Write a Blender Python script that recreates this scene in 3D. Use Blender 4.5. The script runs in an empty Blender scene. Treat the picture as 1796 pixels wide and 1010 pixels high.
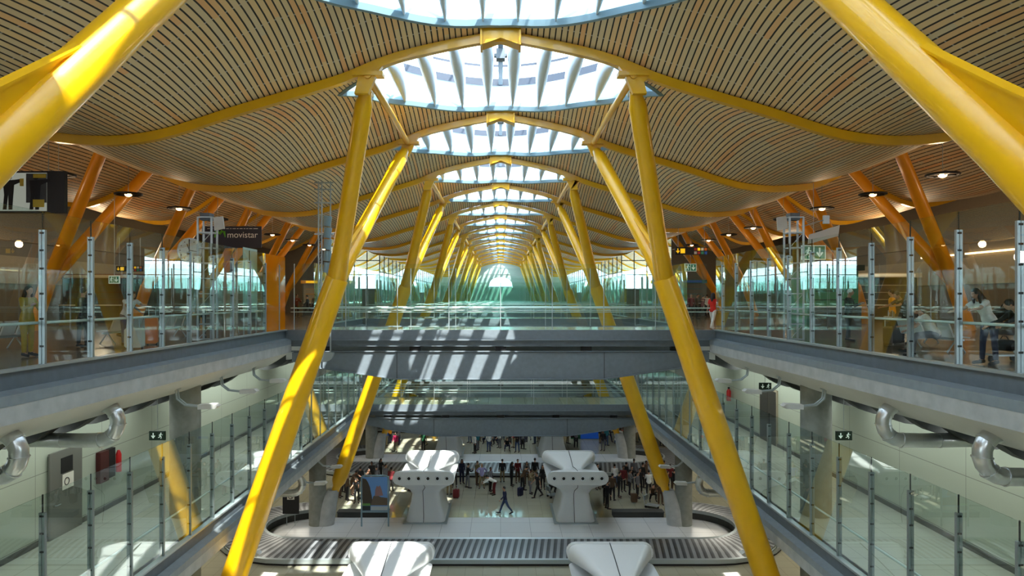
import bpy, math, random
from mathutils import Vector, Matrix
random.seed(7)
PI = math.pi
SC = bpy.context.scene
COL = SC.collection
LET = 'first second third fourth fifth sixth seventh eighth ninth tenth eleventh twelfth thirteenth fourteenth fifteenth sixteenth seventeenth eighteenth nineteenth twentieth'.split()
def ordn(i):
    if i >= 40: return ('fiftieth' if i == 49 else ('forty-' if i < 49 else 'fifty-') + LET[i-40 if i < 49 else i-50]) if i < 59 else ('sixtieth' if i == 59 else 'sixty-'+LET[i-60])
    return LET[i] if i < 20 else ('twenty-' + LET[i-20] if i < 29 else ('thirtieth' if i == 29 else ('thirty-' + LET[i-30] if i < 39 else ('fortieth' if i == 39 else 'forty-' + LET[i-40]))))
F = 1224.0; CX = 878.0; CY = 523.0; EYE = 1.5
HALL = -12.4; LOW = -6.2

# ------------------------------------------------------------ mesh builder
class MB:
    def __init__(s): s.v = []; s.f = []; s.sm = []; s.uv = None
    def add(s, vs, fs, smooth=False):
        o = len(s.v); s.v += [tuple(p) for p in vs]
        for f in fs: s.f.append([i+o for i in f]); s.sm.append(smooth)
        return s
    def box(s, x0, y0, z0, x1, y1, z1):
        if x0 > x1: x0, x1 = x1, x0
        if y0 > y1: y0, y1 = y1, y0
        v = [(x0,y0,z0),(x1,y0,z0),(x1,y1,z0),(x0,y1,z0),(x0,y0,z1),(x1,y0,z1),(x1,y1,z1),(x0,y1,z1)]
        return s.add(v, [(0,3,2,1),(4,5,6,7),(0,1,5,4),(1,2,6,5),(2,3,7,6),(3,0,4,7)])
    def beam(s, a, b, w, h, up=(0,0,1)):
        a, b = Vector(a), Vector(b); d = (b-a).normalized(); u = Vector(up)
        if abs(d.dot(u)) > .98: u = Vector((0,1,0))
        r = d.cross(u).normalized(); u = r.cross(d)
        v = []
        for p in (a, b):
            for i, j in ((-1,-1),(1,-1),(1,1),(-1,1)): v.append(p + r*(i*w/2) + u*(j*h/2))
        return s.add(v, [(0,1,2,3),(7,6,5,4),(0,4,5,1),(1,5,6,2),(2,6,7,3),(3,7,4,0)])
    def tube(s, pts, rs, n=12, caps=True, sx=1.0, ref=(0,0,1), sy=1.0):
        pts = [Vector(p) for p in pts]
        if not isinstance(rs, (list, tuple)): rs = [rs]*len(pts)
        vs = []; prev = None
        for i, p in enumerate(pts):
            d = (pts[min(i+1,len(pts)-1)] - pts[max(i-1,0)]).normalized()
            if prev is None:
                u = Vector(ref)
                if abs(d.dot(u)) > .95: u = Vector((0,1,0)) if abs(d.y) < .9 else Vector((1,0,0))
                r = d.cross(u).normalized()
            else:
                r = (prev - d*prev.dot(d)).normalized()
            prev = r; u = r.cross(d).normalized()
            for k in range(n):
                a = 2*PI*k/n
                vs.append(p + r*(math.cos(a)*rs[i]*sx) + u*(math.sin(a)*rs[i]*sy))
        fs = []
        for i in range(len(pts)-1):
            for k in range(n):
                k2 = (k+1) % n
                fs.append((i*n+k, i*n+k2, (i+1)*n+k2, (i+1)*n+k))
        s.add(vs, fs, True)
        if caps:
            s.add(vs[:n], [tuple(range(n))[::-1]]); s.add(vs[-n:], [tuple(range(n))])
        return s
    def prism(s, poly, a, b, axis='y'):   # poly in 2D, extruded from a to b
        n = len(poly)
        def P(p, t):
            if axis == 'y': return (p[0], t, p[1])
            if axis == 'x': return (t, p[0], p[1])
            return (p[0], p[1], t)
        v = [P(p, a) for p in poly] + [P(p, b) for p in poly]
        return s.add(v, [tuple(range(n))[::-1], tuple(range(n, 2*n))] + [(i, (i+1)%n, n+(i+1)%n, n+i) for i in range(n)])
    def ball(s, c, r, nu=12, nv=8):
        if not isinstance(r, (tuple, list)): r = (r, r, r)
        vs = [(c[0], c[1], c[2]-r[2])]
        for j in range(1, nv):
            t = PI*j/nv
            for i in range(nu):
                a = 2*PI*i/nu
                vs.append((c[0]+r[0]*math.sin(t)*math.cos(a), c[1]+r[1]*math.sin(t)*math.sin(a), c[2]-r[2]*math.cos(t)))
        vs.append((c[0], c[1], c[2]+r[2])); L = len(vs)-1
        fs = [(0, 1+(i+1)%nu, 1+i) for i in range(nu)]
        for j in range(nv-2):
            for i in range(nu):
                a = 1+j*nu; fs.append((a+i, a+(i+1)%nu, a+nu+(i+1)%nu, a+nu+i))
        a = 1+(nv-2)*nu
        fs += [(a+i, a+(i+1)%nu, L) for i in range(nu)]
        return s.add(vs, fs, True)
    def disc(s, c, r, axis='y', t=.02, n=32):
        p = [(r*math.cos(2*PI*k/n), r*math.sin(2*PI*k/n)) for k in range(n)]
        if axis == 'y': return s.prism([(c[0]+a, c[2]+b) for a, b in p], c[1]-t/2, c[1]+t/2, 'y')
        return s.prism([(c[0]+a, c[1]+b) for a, b in p], c[2]-t/2, c[2]+t/2, 'z')
    def mesh(s, name, mat=None):
        me = bpy.data.meshes.new(name)
        me.from_pydata(s.v, [], s.f)
        me.polygons.foreach_set('use_smooth', s.sm)
        if s.uv:
            uv = me.uv_layers.new(name='UVMap')
            for l in me.loops: uv.data[l.index].uv = s.uv[l.vertex_index]
        if mat: me.materials.append(mat)
        me.update()
        return me
    def build(s, name, mat, parent=None, loc=None):
        return put(name, s.mesh(name, mat), parent, loc)

def put(name, me, parent=None, loc=None, rz=0):
    o = bpy.data.objects.new(name, me); COL.objects.link(o)
    if parent: o.parent = parent
    if loc: o.location = loc
    if rz: o.rotation_euler.z = rz
    return o
def tag(o, label, cat, group=None):
    o['label'] = label; o['category'] = cat
    if group: o['group'] = group
    return o
def thing(name, label, cat, loc=(0,0,0), rz=0, group=None):
    o = bpy.data.objects.new(name, None); COL.objects.link(o)
    o.location = loc; o.rotation_euler.z = rz; o.empty_display_size = .2
    return tag(o, label, cat, group)
def struct(name, mb, mat, label=None, parent=None):
    o = mb.build(name, mat, parent)
    o['kind'] = 'structure'
    if label: o['label'] = label
    return o
KIDS = {}
def copy_tree(o, parent=None):
    c = o.copy(); COL.objects.link(c); c.parent = parent
    for ch in list(o.children): copy_tree(ch, c)
    return c

# ------------------------------------------------------------ materials
def lin(c): return tuple((x/12.92 if x <= .04045 else ((x+.055)/1.055)**2.4) for x in c)
def nmat(name):
    m = bpy.data.materials.new(name); m.use_nodes = True
    nt = m.node_tree; nt.nodes.clear()
    out = nt.nodes.new('ShaderNodeOutputMaterial')
    return m, nt, out
def mat(name, c, rough=.5, metal=0, var=0.0, vs=6.0, spec=.5, emit=0, bump=0, coat=0):
    m, nt, out = nmat(name)
    b = nt.nodes.new('ShaderNodeBsdfPrincipled'); nt.links.new(b.outputs[0], out.inputs[0])
    cl = lin(c) + (1,)
    b.inputs['Base Color'].default_value = cl; b.inputs['Roughness'].default_value = rough
    b.inputs['Metallic'].default_value = metal; b.inputs['Specular IOR Level'].default_value = spec
    b.inputs['Coat Weight'].default_value = coat
    if emit:
        b.inputs['Emission Color'].default_value = cl; b.inputs['Emission Strength'].default_value = emit
    if var or bump:
        tc = nt.nodes.new('ShaderNodeTexCoord'); n = nt.nodes.new('ShaderNodeTexNoise')
        n.inputs['Scale'].default_value = vs; n.inputs['Detail'].default_value = 5
        nt.links.new(tc.outputs['Object'], n.inputs['Vector'])
        if var:
            r = nt.nodes.new('ShaderNodeMapRange'); r.inputs[1].default_value = .3; r.inputs[2].default_value = .7
            r.inputs[3].default_value = 1-var; r.inputs[4].default_value = 1+var
            mx = nt.nodes.new('ShaderNodeMix'); mx.data_type = 'RGBA'; mx.blend_type = 'MULTIPLY'; mx.inputs[0].default_value = 1
            mx.inputs[6].default_value = cl
            nt.links.new(n.outputs[0], r.inputs[0]); nt.links.new(r.outputs[0], mx.inputs[7]); nt.links.new(mx.outputs[2], b.inputs['Base Color'])
        if bump:
            bp = nt.nodes.new('ShaderNodeBump'); bp.inputs['Strength'].default_value = bump
            nt.links.new(n.outputs[0], bp.inputs['Height']); nt.links.new(bp.outputs[0], b.inputs['Normal'])
    return m
def math_(nt, op, a, b=None):
    n = nt.nodes.new('ShaderNodeMath'); n.operation = op
    for i, x in enumerate((a, b)):
        if x is None: continue
        if isinstance(x, (int, float)): n.inputs[i].default_value = x
        else: nt.links.new(x, n.inputs[i])
    return n.outputs[0]
def glassmat(name, tint, refl=1.0, rough=0.0):
    m, nt, out = nmat(name)
    t = nt.nodes.new('ShaderNodeBsdfTransparent'); t.inputs[0].default_value = tint + (1,)
    g = nt.nodes.new('ShaderNodeBsdfGlossy'); g.inputs['Roughness'].default_value = rough; g.inputs[0].default_value = (.92,1,.97,1)
    fr = nt.nodes.new('ShaderNodeFresnel'); ge = nt.nodes.new('ShaderNodeNewGeometry')
    nt.links.new(math_(nt, 'ADD', 1.5, math_(nt, 'MULTIPLY', ge.outputs['Backfacing'], 1/1.5-1.5)), fr.inputs[0])
    f = math_(nt, 'MULTIPLY', fr.outputs[0], 1.8*refl); f = math_(nt, 'MINIMUM', f, .95)
    mx = nt.nodes.new('ShaderNodeMixShader')
    nt.links.new(f, mx.inputs[0]); nt.links.new(t.outputs[0], mx.inputs[1]); nt.links.new(g.outputs[0], mx.inputs[2])
    nt.links.new(mx.outputs[0], out.inputs[0])
    return m
def slatmat():
    m, nt, out = nmat('bamboo_slats')
    b = nt.nodes.new('ShaderNodeBsdfPrincipled'); nt.links.new(b.outputs[0], out.inputs[0]); b.inputs['Roughness'].default_value = .55
    uv = nt.nodes.new('ShaderNodeUVMap'); sp = nt.nodes.new('ShaderNodeSeparateXYZ'); nt.links.new(uv.outputs[0], sp.inputs[0])
    u = math_(nt, 'DIVIDE', sp.outputs[0], .172)
    fu = math_(nt, 'FRACT', u); iu = math_(nt, 'FLOOR', u)
    gap = math_(nt, 'GREATER_THAN', fu, .765)
    wn0 = nt.nodes.new('ShaderNodeTexWhiteNoise'); wn0.noise_dimensions = '1D'; nt.links.new(iu, wn0.inputs['W'])
    v = math_(nt, 'ADD', math_(nt, 'DIVIDE', sp.outputs[1], 2.3), wn0.outputs[0])
    iv = math_(nt, 'FLOOR', v)
    wn = nt.nodes.new('ShaderNodeTexWhiteNoise'); wn.noise_dimensions = '2D'
    cb = nt.nodes.new('ShaderNodeCombineXYZ'); nt.links.new(iu, cb.inputs[0]); nt.links.new(iv, cb.inputs[1]); nt.links.new(cb.outputs[0], wn.inputs['Vector'])
    no = nt.nodes.new('ShaderNodeTexNoise'); no.inputs['Scale'].default_value = .35; nt.links.new(uv.outputs[0], no.inputs['Vector'])
    s = math_(nt, 'ADD', math_(nt, 'MULTIPLY', wn.outputs[0], .62), math_(nt, 'MULTIPLY', no.outputs[0], .42))
    cr = nt.nodes.new('ShaderNodeValToRGB'); nt.links.new(s, cr.inputs[0])
    e = cr.color_ramp.elements
    e[0].position = .1; e[0].color = lin((.88,.82,.70)) + (1,)
    e[1].position = .95; e[1].color = lin((.96,.70,.46)) + (1,)
    for p, c in ((.4,(.92,.84,.68)),(.62,(.95,.84,.64)),(.8,(.96,.79,.57))):
        k = e.new(p); k.color = lin(c) + (1,)
    clip = math_(nt, 'LESS_THAN', math_(nt, 'FRACT', math_(nt, 'DIVIDE', sp.outputs[1], 1.05)), .045)
    gc = nt.nodes.new('ShaderNodeMix'); gc.data_type = 'RGBA'; nt.links.new(clip, gc.inputs[0])
    gc.inputs[6].default_value = (.006,.006,.008,1); gc.inputs[7].default_value = (.35,.36,.38,1)
    mx = nt.nodes.new('ShaderNodeMix'); mx.data_type = 'RGBA'; nt.links.new(gap, mx.inputs[0])
    nt.links.new(cr.outputs[0], mx.inputs[6]); nt.links.new(gc.outputs[2], mx.inputs[7]); nt.links.new(mx.outputs[2], b.inputs['Base Color'])
    return m
def tilemat(name, c1, c2, sx, sy, rough, mort=.004, mc=None, plane='xy', spec=.5):
    m, nt, out = nmat(name)
    b = nt.nodes.new('ShaderNodeBsdfPrincipled'); nt.links.new(b.outputs[0], out.inputs[0])
    b.inputs['Roughness'].default_value = rough; b.inputs['Specular IOR Level'].default_value = spec
    tc = nt.nodes.new('ShaderNodeTexCoord'); sp = nt.nodes.new('ShaderNodeSeparateXYZ'); nt.links.new(tc.outputs['Object'], sp.inputs[0])
    ix = {'xy': (0,1), 'yz': (1,2), 'xz': (0,2)}[plane]
    cb = nt.nodes.new('ShaderNodeCombineXYZ'); nt.links.new(sp.outputs[ix[0]], cb.inputs[0]); nt.links.new(sp.outputs[ix[1]], cb.inputs[1])
    br = nt.nodes.new('ShaderNodeTexBrick'); nt.links.new(cb.outputs[0], br.inputs['Vector'])
    br.offset = 0; br.inputs['Scale'].default_value = 1; br.inputs['Brick Width'].default_value = sx; br.inputs['Row Height'].default_value = sy
    br.inputs['Mortar Size'].default_value = mort; br.inputs['Color1'].default_value = lin(c1)+(1,); br.inputs['Color2'].default_value = lin(c2)+(1,)
    br.inputs['Mortar'].default_value = lin(mc or tuple(x*.6 for x in c1))+(1,)
    nt.links.new(br.outputs[0], b.inputs['Base Color'])
    return m
M = {}
M['yellow'] = mat('yellow_paint', (.91,.69,.02), .34, var=.05, vs=1.5, coat=.3)
M['amber'] = mat('amber_paint', (.90,.60,.05), .36, var=.05, vs=1.5, coat=.3)
M['slat'] = slatmat()
M['white'] = mat('white_paint', (.9,.92,.93), .4)
M['finwhite'] = mat('fin_white', (.88,.94,.99), .5)
M['bandgrey'] = mat('band_grey', (.20,.23,.28), .7)
M['pylon'] = mat('pylon_white', (.86,.87,.87), .3, coat=.2)
M['skyblock'] = mat('rear_wall', (.46,.47,.44), .7)  # for the added wall behind the camera
M['seam'] = mat('seam_dark', (.25,.27,.28), .6)
M['steelblue'] = mat('ring_steel', (.50,.61,.66), .4)
M['girder'] = mat('girder_grey', (.42,.46,.49), .5, var=.08, vs=5)
M['web'] = mat('edge_web_grey', (.36,.40,.43), .5, var=.10, vs=4)
M['ledge'] = mat('edge_ledge_grey', (.50,.54,.56), .5, var=.08, vs=4)
M['conc'] = mat('concrete', (.66,.67,.66), .75, var=.12, vs=2.5, bump=.1)
M['concd'] = mat('concrete_column', (.52,.53,.50), .75, var=.16, vs=3, bump=.1)
M['haunch'] = mat('soffit_white', (.80,.80,.78), .6, var=.03, vs=1)
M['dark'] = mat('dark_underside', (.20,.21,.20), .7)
M['wallL'] = tilemat('wall_panels', (.70,.73,.66), (.69,.72,.65), 3.6, 2.0, .4, .012, (.5,.5,.46), 'yz')
M['skirt'] = mat('skirting_dark', (.33,.33,.31), .5)
M['floorU'] = tilemat('upper_floor', (.47,.44,.38), (.45,.42,.36), .9, .9, .18, .006)
M['floorM'] = tilemat('lower_floor', (.70,.70,.64), (.69,.69,.63), .9, .9, .12, .006)
M['floorH'] = tilemat('hall_floor', (.66,.65,.57), (.64,.63,.55), .9, .9, .05, .005, spec=.8)
M['island'] = tilemat('island_floor', (.82,.83,.83), (.80,.81,.82), 1.8, 1.8, .25, .012, (.6,.62,.63))
M['glass'] = glassmat('fence_glass', (.83,.925,.90))
M['lid'] = glassmat('roof_glass', (.97,1,1), .5)
M['facade'] = glassmat('facade_glass', (.80,.93,.96), .7)
M['steel'] = mat('stainless_steel', (.60,.64,.65), .42, .85)
M['duct'] = mat('duct_aluminium', (.80,.81,.81), .28, .9, var=.1, vs=3)
M['black'] = mat('black_rubber', (.05,.05,.055), .6)
M['rail'] = mat('handrail_white', (.86,.92,.90), .2, .2)
M['galv'] = mat('galvanised', (.66,.70,.71), .4, .6)
M['bbelt'] = None
M['endwall'] = mat('end_wall', (.74,.78,.76), .6)
M['wing'] = mat('wing_wall', (.42,.39,.33), .5, var=.05)
M['lowgreen'] = mat('low_wall_green', (.42,.47,.43), .5, var=.2, vs=.8)
M['hallwall'] = mat('hall_wall_brown', (.40,.34,.26), .5, var=.1, vs=.6)
M['wingd'] = mat('wing_dark', (.22,.21,.19), .5)
M['beige'] = mat('beige_panel', (.62,.58,.49), .5, var=.04)
M['navy'] = mat('navy_banner', (.08,.12,.22), .5)
M['textw'] = mat('white_lettering', (.92,.93,.93), .5)
M['green'] = mat('sign_green', (.02,.45,.33), .4, emit=.12)
M['greend'] = mat('dark_green_sign', (.05,.16,.10), .4)
M['signw'] = mat('sign_white', (.9,.97,.93), .4, emit=.1)
M['signy'] = mat('sign_yellow', (1,.78,.05), .4, emit=.3)
M['red'] = mat('signal_red', (.75,.08,.08), .4)
M['dred'] = mat('dark_red', (.28,.07,.06), .5)
M['orange'] = mat('orange', (.95,.5,.08), .5)
M['lampw'] = mat('warm_lamp', (1,.80,.55), .5, emit=3)
M['fillc'] = mat('fill_strip_glow', (.9,.97,1), .5, emit=5)  # glow of the added gallery strips
M['door'] = mat('door_grey', (.42,.42,.39), .4)
M['paper'] = mat('paper_white', (.88,.87,.82), .6)
M['amber_refl'] = glassmat('amber_reflection_glass', (.75,.42,.03), .4)  # reflection of the yellow column, painted as pane colour
_nt = M['amber_refl'].node_tree; _o = [n for n in _nt.nodes if n.type == 'OUTPUT_MATERIAL'][0]; _l = _o.inputs[0].links[0].from_socket
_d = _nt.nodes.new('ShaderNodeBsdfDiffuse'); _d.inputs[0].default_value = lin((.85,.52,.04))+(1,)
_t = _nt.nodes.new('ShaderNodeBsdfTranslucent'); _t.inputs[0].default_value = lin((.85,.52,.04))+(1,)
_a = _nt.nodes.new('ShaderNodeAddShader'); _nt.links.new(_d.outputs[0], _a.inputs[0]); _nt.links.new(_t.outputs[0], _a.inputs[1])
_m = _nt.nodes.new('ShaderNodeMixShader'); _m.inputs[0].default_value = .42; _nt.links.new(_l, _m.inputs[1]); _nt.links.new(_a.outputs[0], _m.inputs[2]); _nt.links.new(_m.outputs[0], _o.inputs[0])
M['shopgreen'] = mat('shop_green', (.25,.55,.38), .4)
M['clock'] = mat('clock_face', (.86,.88,.86), .4)
M['skin'] = mat('skin', (.74,.55,.44), .5)
M['skin2'] = mat('skin_dark', (.48,.32,.24), .5)
M['hair'] = mat('hair_dark', (.07,.05,.045), .5)
M['hairb'] = mat('hair_brown', (.28,.18,.10), .5)
M['hairw'] = mat('hair_fair', (.74,.68,.58), .5)
def cloth(n, c): M[n] = mat('cloth_'+n, c, .8, var=.08, vs=15)
for n, c in dict(cblack=(.09,.09,.10), cnavy=(.10,.12,.24), cgrey=(.42,.42,.44), cwhite=(.90,.90,.88), cred=(.86,.16,.10), cmaroon=(.42,.12,.14),
                 cblue=(.18,.42,.80), clblue=(.25,.66,.88), cpink=(.74,.14,.34), corange=(.96,.62,.08), cyellow=(.66,.56,.16), ckhaki=(.52,.46,.34),
                 cgreen=(.14,.38,.24), clilac=(.58,.56,.74), cbrown=(.32,.24,.17), cjean=(.22,.29,.42), cteal=(.16,.45,.50)).items(): cloth(n, c)

# ------------------------------------------------------------ camera, world, sun
cam = bpy.data.cameras.new('camera'); co = bpy.data.objects.new('camera', cam); COL.objects.link(co)
co.location = (0, 0, EYE); co.rotation_euler = (PI/2, 0, 0)
cam.sensor_width = 36; cam.lens = 36*F/1796; cam.clip_end = 600
cam.shift_x = (898-CX)/1796; cam.shift_y = -(505-CY)/1796
SC.camera = co
w = bpy.data.worlds.new('sky'); SC.world = w; w.use_nodes = True
bg = w.node_tree.nodes['Background']; bg.inputs[0].default_value = (.80,.90,1.0,1); bg.inputs[1].default_value = 3.9
sl = bpy.data.lights.new('sun', 'SUN'); sl.energy = 8; sl.angle = .009; sl.color = (1,.97,.90)
so = bpy.data.objects.new('sun', sl); COL.objects.link(so)
so.rotation_euler = Vector((-.37, .62, -1)).to_track_quat('-Z', 'Y').to_euler()
SC.view_settings.view_transform = 'Standard'; SC.view_settings.look = 'None'; SC.view_settings.gamma = 1
SC.view_settings.exposure = 1.25; SC.view_settings.use_curve_mapping = False
cy = SC.cycles
cy.max_bounces = 8; cy.diffuse_bounces = 4; cy.glossy_bounces = 4; cy.transparent_max_bounces = 48; cy.transmission_bounces = 4
cy.caustics_reflective = False; cy.caustics_refractive = False; cy.sample_clamp_indirect = 6
cy.use_denoising = True

# ------------------------------------------------------------ roof
RP = [(0,9.08),(.5,9.06),(2.38,8.68),(3.43,8.38),(4.63,7.88),(6.3,7.37),(8,6.86),(9.2,6.46),(10.15,6.21),(11.27,6.08),(12.2,6.10),(13.3,6.26),(15,7.15),(16.5,8.3),(18,8.8),(19.3,8.4),(20.8,7.4),(22.8,6.6),(25,7.0),(28,8.2),(31,8.6)]
GP = [(0,.8),(2,.8),(4,.9),(5.6,1.08),(6.6,.9),(8,.55),(9.5,.25),(11.4,0),(13,-.2),(14.5,-.1),(16,.3),(18,.5),(20,.1),(22.8,-.3),(25,-.1),(28,.3),(31,.4)]
def interp(P, x):
    x = abs(x)
    if x >= P[-1][0]: return P[-1][1]
    for i in range(len(P)-1):
        if P[i][0] <= x <= P[i+1][0]:
            # monotone-ish cubic (catmull)
            p0 = P[max(i-1,0)]; p1 = P[i]; p2 = P[i+1]; p3 = P[min(i+2,len(P)-1)]
            t = (x-p1[0])/(p2[0]-p1[0]); h = p2[0]-p1[0]
            m1 = (p2[1]-p0[1])/max(p2[0]-p0[0],1e-6) if i > 0 else 0
            m2 = (p3[1]-p1[1])/max(p3[0]-p1[0],1e-6)
            return (2*t**3-3*t*t+1)*p1[1] + (t**3-2*t*t+t)*h*m1 + (-2*t**3+3*t*t)*p2[1] + (t**3-t*t)*h*m2
RIB0 = 20.4; BAY = 9.0
def ribY(k): return RIB0 + BAY*k
EA, EB = 5.75, 4.15
def lens(X): return EB*max(0, 1-(X/EA)**2)**1.12
def ceil_z(X, t): return interp(RP, X) + .17 + math.sin(PI*max(0,min(1,t)))*interp(GP, X)
K0, K1 = -4, 14
XW = 30.0
xs = []
x = -XW
while x < XW + 1e-6: xs.append(round(x, 3)); x += .3
xs += [-EA, EA]; xs = sorted(set(xs))
arc = [0]
for a, b in zip(xs, xs[1:]): arc.append(arc[-1] + math.hypot(b-a, interp(RP,b)-interp(RP,a)))
def ceil_mesh():
    mb = MB(); mb.uv = []
    NY = 9
    for part in (0, 1):
        base = len(mb.v); vs = []
        for i, X in enumerate(xs):
            h = lens(X) if abs(X) < EA else 0
            ya, yb = (0, BAY/2-h) if part == 0 else (BAY/2+h, BAY)
            for j in range(NY+1):
                y = ya + (yb-ya)*j/NY
                vs.append((X, y, ceil_z(X, y/BAY))); mb.uv.append((arc[i]+100, y))
        n = NY+1
        fs = [(i*n+j, i*n+j+1, (i+1)*n+j+1, (i+1)*n+j) for i in range(len(xs)-1) for j in range(NY)]
        mb.add(vs, fs, True)
    return mb.mesh('ceiling', M['slat'])
cme = ceil_mesh()
for k in range(K0, K1):
    o = put('ceiling', cme, None, (0, ribY(k), 0)); o['kind'] = 'structure'

def rib_parts():
    # curved beam
    mb = MB(); pts = []
    X = -XW
    L = []
    while X <= XW+1e-6: L.append(X); X += .5
    vs = []
    for X in L:
        z = interp(RP, X)
        for dy, dz in ((-.11,-.12),(.11,-.12),(.11,.15),(-.11,.15)): vs.append((X, dy, z+dz))
    fs = []
    for i in range(len(L)-1):
        for k in range(4):
            k2 = (k+1) % 4; fs.append((i*4+k, i*4+k2, (i+1)*4+k2, (i+1)*4+k))
    mb.add(vs, fs); mb.add(vs[:4], [(0,1,2,3)]); mb.add(vs[-4:], [(3,2,1,0)])
    beam = mb.mesh('beam', M['yellow'])
    c = MB()
    c.prism([(-.56,8.83),(0,9.02),(.56,8.83),(.56,9.5),(-.56,9.5)], -.26, .26, 'y')
    box = c.mesh('centre_box', M['yellow'])
    cheek = []
    for q in (-1, 1):
        s = MB(); s.box(q*.56-.03, -.34, 8.80, q*.56+.03, .34, 9.5); cheek.append(s.mesh('box_flange', M['yellow']))
    return beam, box, cheek
rb = rib_parts()
def cam_rib(k): return ordn(k)
for k in range(K0, K1+1):
    lab = ('yellow curved roof rib with centre box, %s from the camera' % ordn(k)) if k >= 0 else ('yellow roof rib overhead, %s behind the nearest forked columns' % ordn(-k-1))
    t = thing('roof_rib', lab, 'roof rib', (0, ribY(k), 0), 0, 'yellow roof ribs')
    put('beam', rb[0], t); put('centre_box', rb[1], t)
    for c_ in rb[2]: put('box_flange', c_, t)

# skylights
def ring_pts(n=72, da=0, db=0, dz=0):
    P = []
    for i in range(n):
        j = i if i < n//2 else i-n//2
        xx = EA*(1-2*j/(n/2)) * (1 if i < n//2 else -1)
        sg = 1 if i < n//2 else -1
        yy = BAY/2 + sg*lens(xx)
        k = 1+da/EA
        X = xx*k; Y = BAY/2 + (yy-BAY/2)*(1+db/EB)
        P.append((X, Y, ceil_z(xx, yy/BAY)+dz))
    return P
def skylight_parts():
    n = 72
    prof = [(-.02,-.08),(.08,-.05),(.08,.30),(-.08,.30),(-.15,.12),(-.10,-.05)]
    rings = [ring_pts(n, a, a, z) for a, z in prof]
    mb = MB(); m = len(prof); vs = []
    for i in range(n):
        for r in rings: vs.append(r[i])
    fs = [(i*m+k, i*m+(k+1)%m, ((i+1)%n)*m+(k+1)%m, ((i+1)%n)*m+k) for i in range(n) for k in range(m)]
    mb.add(vs, fs, False); ring = mb.mesh('ring', M['steelblue'])
    mb = MB(); top = 11.35
    a = ring_pts(n, .06, .06, .3); b = [(p[0], p[1], top) for p in a]
    mb.add(a+b, [(i, (i+1)%n, n+(i+1)%n, n+i) for i in range(n)], True); drum = mb.mesh('drum', M['finwhite'])
    mb = MB()
    for z0_, z1_ in ((10.32, 10.62),(11.1, 11.2)):
        a2 = ring_pts(n, -.05, -.05, 0)
        lo = [(p[0], p[1], z0_) for p in a2]; hi = [(p[0], p[1], z1_) for p in a2]
        mb.add(lo+hi, [(i, (i+1)%n, n+(i+1)%n, n+i) for i in range(n)], True)
    band = mb.mesh('drum_band', M['bandgrey'])
    # glazing : shallow dome
    mb = MB(); vs = [(0, BAY/2, top+.55)]
    for j in range(1, 5):
        s = j/4
        for p in b: vs.append((p[0]*s, BAY/2+(p[1]-BAY/2)*s, top + .55*(1-s*s)))
    fs = [(0, 1+i, 1+(i+1)%n) for i in range(n)]
    for j in range(3):
        for i in range(n): fs.append((1+j*n+i, 1+(j+1)*n+i, 1+(j+1)*n+(i+1)%n, 1+j*n+(i+1)%n))
    mb.add(vs, fs, True); lid = mb.mesh('glazing', M['lid'])
    # frame bars
    mb = MB()
    def dome(X, Y):
        s2 = (X/(EA+.06))**2 + ((Y-BAY/2)/(EB+.06))**2
        return top + .55*max(0, 1-s2)
    for Y in (BAY/2-2.1, BAY/2, BAY/2+2.1):
        h = EA*math.sqrt(max(0, 1-(abs(Y-BAY/2)/EB)**(1/1.12)))
        P = [(-h+2*h*i/14, Y) for i in range(15)]
        mb.tube([(p[0], p[1], dome(*p)) for p in P], .06, 6)
    for X in (-3.2, -1.6, 1.6, 3.2):
        h = lens(X)
        P = [(X, BAY/2-h+2*h*i/10) for i in range(11)]
        mb.tube([(p[0], p[1], dome(*p)) for p in P], .045, 6)
    frame = mb.mesh('frame', M['steelblue'])
    # central service rail
    mb = MB(); mb.box(-.09, BAY/2-EB+.1, 10.35, .09, BAY/2+EB-.1, 10.5); mb.box(-.16, BAY/2-.2, 10.0, .16, BAY/2+.2, 10.36)
    mb.box(-.24, BAY/2-.1, 10.1, .24, BAY/2+.1, 10.2)
    for Y in (BAY/2-2.4, BAY/2+2.4): mb.box(-.02, Y-.02, 10.45, .02, Y+.02, 11.6)
    rail = mb.mesh('service_rail', M['web'])
    fins = []
    for X in (.5, 1.55, 2.62, 3.7, 4.75):
        h = lens(X) + .02
        mb = MB(); N = 12; m = 8; vs = []
        for i in range(N+1):
            s = -1 + 2*i/N; y = BAY/2 + s*h
            prof = max(.0, 1-abs(s)**2.2)
            th = .02 + .23*prof; dp = .25 + .75*prof
            zb = ceil_z(X, .5-h/BAY) + .02 + (ceil_z(X,.5)-ceil_z(X,.5-h/BAY))*.35*prof
            for q in range(m):
                a = 2*PI*q/m
                vs.append((th*math.cos(a), y, zb + dp/2 + dp/2*math.sin(a)))
        fs = [(i*m+q, i*m+(q+1)%m, (i+1)*m+(q+1)%m, (i+1)*m+q) for i in range(N) for q in range(m)]
        mb.add(vs, fs, True); mb.add(vs[:m], [tuple(range(m))[::-1]]); mb.add(vs[-m:], [tuple(range(m))])
        fins.append((X, mb.mesh('fin', M['finwhite'])))
    return ring, drum, lid, frame, rail, band, fins
sk = skylight_parts()
for k in range(K0, K1):
    where = 'directly above the camera' if k == -3 else ('%s ahead of the camera' % ordn(k+2) if k > -3 else 'just behind the camera')
    t = thing('skylight', 'oval roof skylight with white vertical fins and grey rim, %s' % where, 'skylight', (0, ribY(k), 0), 0, 'oval skylights')
    for nm, me in zip(('rim','drum','glazing','frame','service_rail','drum_band'), sk[:6]): put(nm, me, t)
    for X, me in sk[6]:
        for q in (-1, 1): put('fin', me, t, (q*X, 0, 0))

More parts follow.
